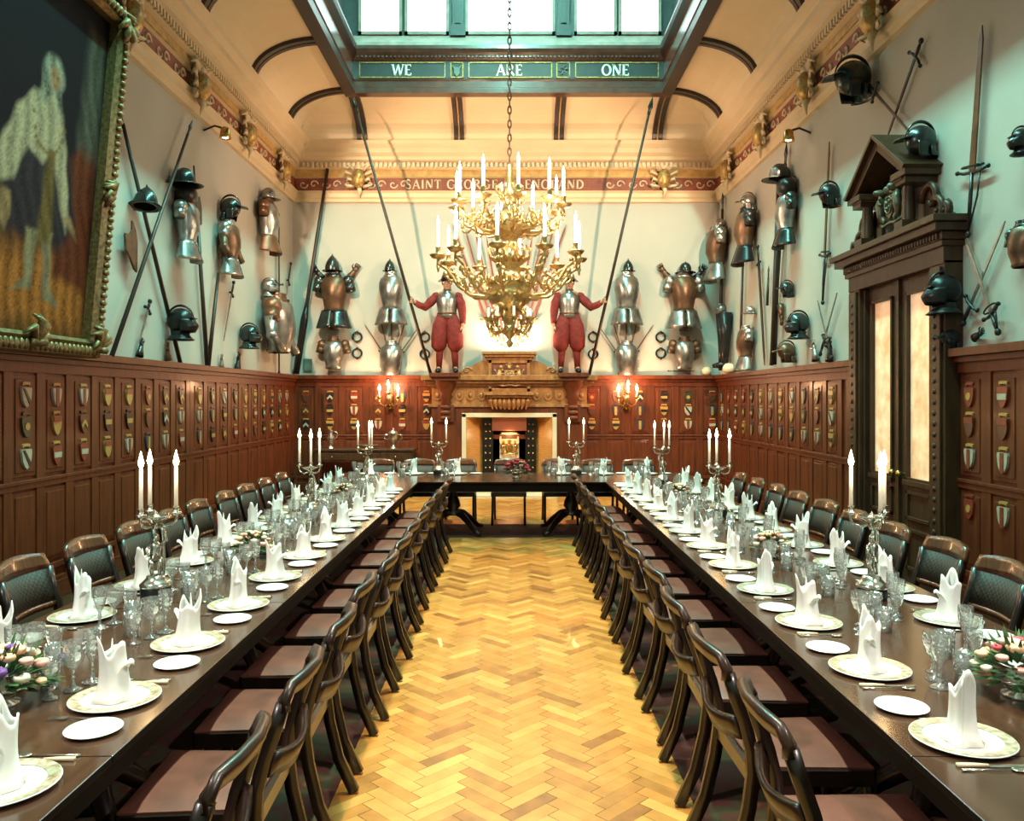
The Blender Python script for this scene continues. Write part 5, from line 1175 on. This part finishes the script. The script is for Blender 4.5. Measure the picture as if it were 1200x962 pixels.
# ---------------------------------------------------------------- chairs
def chair_maker(kind):
    def mk():
        r = empty('dining_chair'); wood = M['chair']
        mb = MB()
        mb.grid(lambda u, v: ((u - .5) * (.43 + .04 * v), -.20 + .42 * v, .462 + .03 * (1 - (2 * u - 1) ** 4) * (1 - (2 * v - 1) ** 4) ** .5), 12, 12)
        mb.grid(lambda u, v: ((u - .5) * (.43 + .04 * v), -.20 + .42 * v, .452), 1, 1, 0, False)
        for (a, b) in (((-.215, -.2), (.215, -.2)), ((-.235, .22), (.235, .22)), ((-.215, -.2), (-.235, .22)), ((.215, -.2), (.235, .22))):
            mb.add([(*a, .452), (*b, .452), (*b, .463), (*a, .463)], [(0, 1, 2, 3)])
        mb.build('seat', M['leather'], r)
        mb = MB()
        for a, b in (((-.215, -.21), (.215, -.21)), ((-.225, .215), (.225, .215))): mb.bar([(*a, .428), (*b, .428)], .03, .055)
        for s in (-1, 1): mb.bar([(s * .215, -.21, .428), (s * .235, .215, .428)], .03, .055)
        mb.build('seat_frame', wood, r)
        for s in (-1, 1):
            mb = MB(); mb.bar([(s * .225, .205, .455), (s * .225, .215, .32), (s * .227, .24, .16), (s * .23, .285, 0)], .032, .038, 0, (0, 1, 0), True); mb.build('leg', wood, r)
            mb = MB(); x = s * .22
            top = [(x * .99, -.30, .80), (x, -.275, .72), (x, -.24, .62)] if kind == 'open' else [(x, -.30, .80), (x, -.27, .68), (x, -.235, .56)]
            mb.bar(top + [(x, -.215, .52), (x, -.21, .44), (x, -.225, .32), (x, -.265, .15), (x, -.335, .0)], .032, .044, 0, (0, 1, 0), True); mb.build('leg', wood, r)
        if kind == 'open':
            mb = MB()
            pts = [(-.218, -.298, .775), (-.213, -.302, .81), (-.185, -.315, .838), (-.12, -.34, .846), (0, -.355, .85), (.12, -.34, .846), (.185, -.315, .838), (.213, -.302, .81), (.218, -.298, .775)]
            mb.sweep(pts, lambda t: [(q * .018, w * (.022 + .012 * math.sin(PI * t))) for q, w in ((-.7, -1), (.7, -1), (1, -.5), (1, .5), (.7, 1), (-.7, 1), (-1, .5), (-1, -.5))], 0, (0, -.5, 1)); mb.build('top_rail', M['chair_hi'], r)
            mb = MB()
            mb.grid(lambda u, v: (-.215 + .43 * u, -.243 - .04 * math.sin(PI * u) - .03 * v, .565 + .075 * v - .035 * math.sin(PI * u)), 12, 2); mb.build('cross_rail', M['chair_hi'], r, solid=.022)
        else:
            mb = MB()
            mb.grid(lambda u, v: ((u - .5) * (.48 - .05 * v), -.30 - .045 * math.sin(PI * u) - .03 * v, .79 + .085 * v + (.02 * v * math.sin(PI * u))), 14, 3); mb.build('top_rail', M['rail'], r, solid=.035)
            mb = MB(); mb.grid(lambda u, v: ((u - .5) * .41, -.245 - .035 * math.sin(PI * u) - .05 * v, .60 + .19 * v), 8, 2); mb.build('lattice_panel', M['lattice'], r, solid=.01)
            mb = MB(); mb.bar([((u - .5) * .43, -.245 - .035 * math.sin(PI * u), .59) for u in [i / 8 for i in range(9)]], .022, .035, 0, (0, 0, 1), True); mb.build('cross_rail', M['rail'], r)
        return r
    return mk
M['chair_hi'] = mat('chair rail mahogany', (.032, .012, .006), .36, noise=(.012, .005, .003), scale=8, coat=.1, spec=.4)
NL, NR = 'portrait', 'doorway'
YIL = [2.2 + .64 * k for k in range(12)]; YIR = [2.5 + .65 * k for k in range(12)]
YOL = [2.62 + .645 * k for k in range(12)]; YOR = [2.55 + .65 * k for k in range(12)]
XH = [-1.95, -1.35, -.76, .68, 1.25, 1.85]
def chairs():
    rn = random.Random(5)
    for i, y in enumerate(YIL): inst('chair_o', chair_maker('open'), (-1.05 + rn.uniform(-.015, .015), y, .008), R(90 + rn.uniform(-2, 2)), f'dark mahogany chair with brown leather seat, aisle side of portrait wall table, {ORD[i]} from camera', 'chair', 'chairs along the central aisle')
    for i, y in enumerate(YIR): inst('chair_o', None, (1.08 + rn.uniform(-.015, .015), y, .008), R(-90 + rn.uniform(-2, 2)), f'dark mahogany chair with brown leather seat, aisle side of doorway wall table, {ORD[i]} from camera', 'chair', 'chairs along the central aisle')
    for i, y in enumerate(YOL): inst('chair_l', chair_maker('lattice'), (-2.40 + rn.uniform(-.02, .02), y, .008), R(-90 + rn.uniform(-2, 2)), f'lattice backed mahogany chair between portrait wall and its table, {ORD[i]} from camera', 'chair', 'chairs along the panelled walls')
    for i, y in enumerate(YOR): inst('chair_l', None, (2.40 + rn.uniform(-.02, .02), y, .008), R(90 + rn.uniform(-2, 2)), f'lattice backed mahogany chair between doorway wall and its table, {ORD[i]} from camera', 'chair', 'chairs along the panelled walls')
    for i, x in enumerate(XH[:3] + [-.04] + XH[3:]): inst('chair_l', None, (x, 11.72, 0), R(180 + rn.uniform(-2, 2)), f'lattice backed mahogany chair behind the head table, {ORD[i]} from the portrait wall', 'chair', 'chairs behind the head table')
chairs()

# ---------------------------------------------------------------- candelabra and flowers
def candelabrum(n):
    def mk():
        r = empty('candelabrum'); mb = MB()
        mb.lathe([(.085, 0), (.088, .06), (.08, .07), (1e-3, .07)], 18); mb.build('plinth', M['black'], r)
        mb = MB(); mb.lathe([(.09, .07), (.092, .085), (.075, .10), (.055, .12), (.05, .135), (1e-3, .14)], 20); mb.build('base', M['silver'], r)
        mb = MB()                                    # small standing figure holding the stem
        mb.tube([(-.02, 0, .14), (-.025, -.008, .19), (-.02, 0, .235)], [.012, .016, .022], 8); mb.tube([(.02, 0, .14), (.025, .012, .19), (.015, 0, .235)], [.012, .016, .022], 8)
        mb.tube([(0, 0, .225), (0, 0, .27), (0, -.004, .31), (0, 0, .335)], [.03, .026, .034, .014], 10); mb.ell((0, -.003, .358), (.02, .022, .026), 10, 7)
        mb.tube([(.03, 0, .315), (.06, -.005, .345), (.045, 0, .40)], [.013, .011, .009], 7); mb.tube([(-.03, 0, .315), (-.055, -.01, .28), (-.03, -.03, .255)], [.013, .011, .009], 7)
        mb.build('figure', M['silver'], r)
        mb = MB(); mb.tube([(.045, 0, .14), (.047, 0, .25), (.04, 0, .40), (.02, 0, .43)], [.009, .008, .009, .014], 8); mb.lathe([(.012, .41), (.02, .43), (.012, .45), (.05, .47), (.085, .485), (.09, .49), (.03, .48), (.012, .50), (1e-3, .52)], 18); mb.build('stem', M['silver'], r)
        for k in range(n):
            a = 2 * PI * k / n; c, s = math.cos(a), math.sin(a); P = lambda q, z: (q * c, q * s, z); mb = MB()
            mb.tube([P(.02, .44), P(.06, .425), P(.105, .44), P(.12, .475), P(.115, .50)], [.010, .009, .009, .008, .008], 7); mb.lathe([(.01, -.02), (.03, -.008), (.032, 0), (.014, .0), (.017, .03), (.02, .035)], 12, 0, P(.115, .51)); ar = mb.build('arm', M['silver'], r)
            MB().tube([P(.115, .53), P(.115, .78)], [.0125, .011], 10).build('candle', M['wax'], ar); flame(ar, P(.115, .78), 1.35)
        return r
    return mk
OCC = []                                             # what already stands on the tables: x, y, radius
CAND = [(-1.87, 4.30, 10, NL, 'first from the camera'), (1.88, 4.28, 30, NR, 'first from the camera'), (-1.80, 7.3, 48, NL, 'second from the camera'), (1.84, 7.3, 205, NR, 'second from the camera'), (-1.76, 9.9, 80, NL, 'third from the camera'), (1.82, 9.9, 190, NR, 'third from the camera')]
for x, y, rz, sd, wh in CAND:
    inst('cand3', candelabrum(3), (x, y, TZ), R(rz), f'silver three branch candelabrum with lit candles on the {sd} wall table, {wh}', 'candelabrum', 'candelabra on the tables', .88); OCC.append((x, y, .10))
    lamp('candle_light', 'POINT', (x, y, TZ + .82), 5.5, CANDLE, .06)
for x, wh in ((-1.0, 'portrait'), (.88, 'doorway')):
    inst('cand2', candelabrum(2), (x, 11.2, TZ), R(5), f'silver two branch candelabrum with lit candles on the head table, {wh} end', 'candelabrum', 'candelabra on the tables', .88); OCC.append((x, 11.2, .10))
    lamp('candle_light', 'POINT', (x, 11.2, TZ + .82), 5.5, CANDLE, .06)
def bouquet(cols, seed):
    def mk():
        rn = random.Random(seed); r = empty('flower_arrangement')
        mb = MB(); mb.lathe([(.05, 0), (.055, .01), (.03, .02), (.06, .045), (.09, .07), (.085, .07), (1e-3, .05)], 18); mb.build('bowl', M['silver'], r)
        mb = MB()
        for k in range(150):
            a = rn.uniform(0, 6.283); e = rn.uniform(-.1, 1.3); q = rn.uniform(.10, .16); d = Vector((math.cos(a) * math.cos(e), math.sin(a) * math.cos(e), math.sin(e))); p = Vector((0, 0, .07)) + d * q * .6; t = Vector((-d.y, d.x, 0)) * .017; tip = Vector((0, 0, .07)) + d * (q + .04) + Vector((0, 0, -.015))
            mb.add([p, p + (tip - p) * .5 + t, tip, p + (tip - p) * .5 - t], [(0, 1, 2, 3)])
        mb.build('foliage', M['leaf'], r)
        for k in range(26):
            a = k * 2.4; e = .05 + 1.4 * (k / 26); q = .13
            c = (math.cos(a) * math.cos(e) * q, math.sin(a) * math.cos(e) * q, .075 + math.sin(e) * q * .9); mb = MB(); s = rn.uniform(.018, .031)
            mb.lathe([(1e-3, -s * .7), (s * .8, -s * .3), (s, s * .2), (s * .75, s * .5), (s * .6, s * .25), (s * .45, s * .6), (s * .25, s * .3), (1e-3, s * .55)], 12, 0, c, flute=.13, nf=5)
            mb.build('bloom', M['f_' + cols[k % len(cols)]], r)
        return r
    return mk
FL = [(-1.74, 2.80, ('peach', 'pink', 'ivory', 'violet', 'peach', 'ivory', 'pink'), 'peach and violet flowers in a low bowl on the portrait wall table, nearest the camera', 1),
      (1.78, 2.88, ('pink', 'ivory', 'peach', 'rose', 'ivory', 'pink', 'peach'), 'pink and cream flowers in a low bowl on the doorway wall table, nearest the camera', 1),
      (-1.71, 5.40, ('peach', 'ivory', 'pink'), 'pale peach flowers in a bowl on the portrait wall table, second from the camera', .85),
      (1.71, 5.40, ('pink', 'ivory', 'peach'), 'pale pink flowers in a bowl on the doorway wall table, second from the camera', .85),
      (-1.71, 8.4, ('ivory', 'peach', 'pink'), 'pale flowers in a bowl on the portrait wall table, farthest from the camera', .85),
      (1.71, 8.4, ('ivory', 'pink', 'peach'), 'pale flowers in a bowl on the doorway wall table, farthest from the camera', .85)]
for i, (x, y, c, lb, sc_) in enumerate(FL):
    inst(('fl', i), bouquet(c, i), (x, y, TZ), 0, lb, 'flowers', 'flower bowls on the tables', sc_); OCC.append((x, y, .10 * sc_))
inst(('fl', 9), bouquet(('rose', 'crimson', 'pink', 'crimson'), 9), (.06, 10.75, TZ), 0, 'red flowers and green leaves in the middle of the head table', 'flowers', 'flower bowls on the tables', 1.2); OCC.append((.06, 10.75, .14))

# ---------------------------------------------------------------- place settings
def mk_charger():
    o = MB().lathe([(1e-3, .006), (.095, .006), (.11, .012), (.148, .017), (.15, .014), (.10, .001), (1e-3, 0)], 32).build('charger_plate', M['china'])
    MB().lathe([(.112, .0140), (.128, .0165), (.146, .0182)], 32).build('patterned_rim', M['crest'], o); MB().lathe([(1e-3, .0068), (.06, .0068)], 24).build('centre_pattern', M['crest'], o); return o
def mk_napkin(v):
    def mk():
        mb = MB(); H0 = (.150, .140, .155)[v]; Hp = (.075, .09, .085)[v]; ph = (.0, .5, 1.1)[v]
        def f(u, t):
            a = 2 * PI * u; r = (.050 - .026 * t + .016 * t * t + (.016 * (1 - t) ** 6)) * (1 + .09 * math.cos(5 * a + v))
            top = H0 + Hp * max(0, math.cos((a - ph))) ** 3 + Hp * .72 * max(0, math.cos(a - ph - 2.3)) ** 4 + .03 * max(0, math.cos(a - ph - 4.2)) ** 4
            lean = .012 * t * t
            return (r * math.cos(a) * 1.05 + lean, r * math.sin(a) * .85, .007 + top * t)
        mb.grid(f, 40, 10)
        def g(u, t):                                  # inner leaf rising to a point
            a = ph + (u - .5) * 2.4; r = .022 * (1 - .8 * t)
            return (r * math.cos(a) + .005, r * math.sin(a), .06 + (H0 + Hp * .9 - .06) * t - .05 * abs(u - .5) * t)
        mb.grid(g, 8, 6)
        def e(u, t):                                  # folded ear at the side
            a = ph + 2.3 + (u - .5) * 1.5 * (1 - t); r = .03 + .045 * t
            return (r * math.cos(a), r * math.sin(a), .09 + .09 * t - .05 * t * t * t + .015 * (1 - abs(2 * u - 1)))
        mb.grid(e, 6, 6)
        return mb.build('folded_napkin', M['linen'], solid=.0025)
    return mk
def mk_side(): return MB().lathe([(1e-3, .005), (.06, .005), (.085, .014), (.087, .012), (.06, .0), (1e-3, 0)], 28).build('side_plate', M['china'])
def goblet(h, rb, name):
    def mk():
        s = h / .17
        pr = [(1e-3, .004), (.030 * s, .003), (.034 * s, 0), (.030 * s, .006), (.009, .016 * s), (.0055, .035 * s), (.009, .05 * s), (.0055, .065 * s), (.012, .078 * s), (rb * .8, .10 * s), (rb, .13 * s), (rb * 1.02, .15 * s), (rb, .17 * s)]
        return MB().lathe(pr, 18, flute=.0).build(name, M['crystal'])
    return mk
def mk_tumbler(): return MB().lathe([(1e-3, .004), (.031, .004), (.033, 0), (.035, .05), (.037, .105), (.034, .105), (.032, .05), (.029, .012), (1e-3, .012)], 24, flute=.03, nf=12).build('tumbler', M['crystal'])
def mk_knife():
    o = MB().prism([(-.009, 0), (.009, 0), (.011, .05), (.004, .115), (-.008, .11)], 0, .002).build('knife', M['silver'])
    q = MB(); q.v = []; o.data.transform(Matrix.Rotation(R(-90), 4, 'X')); o.data.transform(Matrix.Translation((0, 0, .004)))
    h = MB(); h.tube([(0, .0, .004), (0, -.04, .005), (0, -.09, .005)], [.005, .007, .008], 7).build('handle', M['stone'], o); return o
def mk_fork():
    mb = MB()
    for k in range(4): mb.bar([(-.010 + .0067 * k, .06, .006), (-.010 + .0067 * k, .10, .004)], .003, .002)
    mb.box((0, .05, .006), (.023, .025, .002)); mb.tube([(0, .04, .006), (0, -.03, .005), (0, -.09, .004)], [.003, .003, .007], 6, flat=.5); return mb.build('fork', M['silver'])
def mk_spoon():
    mb = MB(); mb.ell((0, .075, .005), (.017, .027, .0045), 10, 6); mb.tube([(0, .05, .006), (0, -.03, .005), (0, -.09, .004)], [.003, .003, .007], 6, flat=.5); return mb.build('spoon', M['silver'])
MK = dict(charger=mk_charger, side=mk_side, large=goblet(.175, .042, 'wine_goblet'), small=goblet(.135, .030, 'sherry_glass'), flute=goblet(.19, .030, 'flute_glass'), tumbler=mk_tumbler, knife=mk_knife, fork=mk_fork, spoon=mk_spoon)
def setting(x, y, rz, place, i, full=True):
    c, s = math.cos(rz), math.sin(rz)
    def put(key, lx, ly, name, cat, grp, r=0, turn=0, z=TZ, drop=False):
        px, py = x + lx * c - ly * s, y + lx * s + ly * c
        if drop and any(math.hypot(px - a, py - b) < r + q for a, b, q in OCC): return
        if drop: OCC.append((px, py, r))
        inst(key, MK.get(key) or mk_napkin(key[1]), (px, py, z), rz + turn, f'{name}, {place}', cat, grp)
    put('charger', 0, 0, 'patterned charger plate', 'plate', 'charger plates'); v = (i * 7 + int(x * 3)) % 3
    put(('nap', v), 0, 0, 'standing white folded napkin', 'napkin', 'folded white napkins', turn=rnd.uniform(-.6, .6) + (i % 3) * 2.1)
    put('side', -.265, -.06, 'small white side plate', 'plate', 'side plates')
    put('knife', .17, -.02, 'table knife', 'knife', 'table knives'); put('fork', -.168, .04, 'table fork', 'fork', 'table forks'); put('spoon', .197, -.02, 'soup spoon', 'spoon', 'soup spoons')
    put('large', .10, .20, 'large crystal goblet', 'glass', 'large crystal goblets', .042, drop=True)
    put('flute', .185, .175, 'tall crystal flute', 'glass', 'tall crystal flutes', .032, drop=True)
    put('small', .015, .235, 'small stemmed crystal glass', 'glass', 'small stemmed glasses', .032, drop=True)
    put('tumbler', .12, .295, 'ribbed crystal tumbler', 'glass', 'ribbed crystal tumblers', .037, drop=True)
rnd = random.Random(11)
for i, y in enumerate(YIL): setting(-1.375, y, R(90), f'{ORD[i]} place from camera, aisle side, portrait wall table', i)
for i, y in enumerate(YIR): setting(1.375, y, R(-90), f'{ORD[i]} place from camera, aisle side, doorway wall table', i)
for i, y in enumerate(YOL): setting(-2.05, y, R(-90), f'{ORD[i]} place from camera, wall side, portrait wall table', i)
for i, y in enumerate(YOR): setting(2.05, y, R(90), f'{ORD[i]} place from camera, wall side, doorway wall table', i)
for i, x in enumerate(XH): setting(x, 11.24, R(180), f'{ORD[i]} place from the portrait wall, head table', i)

# ---------------------------------------------------------------- sideboard and silver at the back
def sideboard(x0, x1, label):
    r = empty('sideboard', ((x0 + x1) / 2, YB - .42, 0)); tag(r, label, 'sideboard'); h = (x1 - x0) / 2
    MB().bx(-h, h, -.30, .27, .83, .87).build('top', M['oakd'], r, bevel=.006)
    mb = MB(); mb.bx(-h + .03, h - .03, -.27, .25, .64, .83); mb.build('frieze_box', M['oakd'], r)
    for k in range(3):
        w = (2 * h - .1) / 3; q = MB().bx(-h + .05 + k * w + .01, -h + .05 + (k + 1) * w - .01, -.285, -.27, .67, .80).build('drawer', M['oakd'], r, bevel=.004); MB().ell((-h + .05 + (k + .5) * w, -.295, .735), (.018,) * 3, 8, 6).build('drawer_knob', M['brass'], q)
    for a in (-h + .07, h - .07):
        for b in (-.23, .21): MB().lathe([(.03, 0), (.02, .05), (.03, .2), (.022, .4), (.035, .55), (.035, .64)], 10, 0, (a, b, 0)).build('leg', M['oakd'], r)
    MB().bx(-h + .05, h - .05, -.24, .22, .14, .17).build('shelf', M['oakd'], r)
sideboard(-3.55, -1.75, 'dark oak sideboard with silver standing on it, end wall near the portrait wall')
def on_board(name, pr, x, y, label, cat, m='silver', extra=None):
    mb = MB(); mb.lathe(pr, 20); o = mb.build(name, M[m]); o.location = (x, y, .87); tag(o, label, cat)
    if extra: extra(o)
def cup_extra(o):
    for s in (-1, 1): MB().tube([(s * .075, 0, .24), (s * .15, 0, .25), (s * .16, 0, .18), (s * .08, 0, .14)], .012, 7).build('handle', M['silver'], o)
    MB().lathe([(.095, .272), (.08, .30), (.03, .33), (.012, .34), (.02, .36), (1e-3, .38)], 18).build('lid', M['silver'], o)
on_board('trophy_cup', [(.07, 0), (.06, .02), (.02, .05), (.02, .08), (.07, .12), (.09, .2), (.095, .27)], -2.16, YB - .45, 'silver two handled cup with a lid on the sideboard', 'cup', extra=cup_extra)
on_board('salver', [(1e-3, .05), (.16, .05), (.20, .07), (.205, .06), (.16, .035), (.05, .03), (.03, .0)], -2.62, YB - .45, 'wide silver dish on the middle of the sideboard', 'dish')
on_board('silver_ewer', [(.06, 0), (.05, .02), (.03, .05), (.07, .13), (.075, .2), (.04, .28), (.055, .33)], -3.3, YB - .45, 'tall silver ewer on the corner end of the sideboard', 'jug', extra=lambda o: MB().tube([(.05, 0, .31), (.12, 0, .28), (.11, 0, .2), (.07, 0, .16)], .012, 7).build('handle', M['silver'], o))
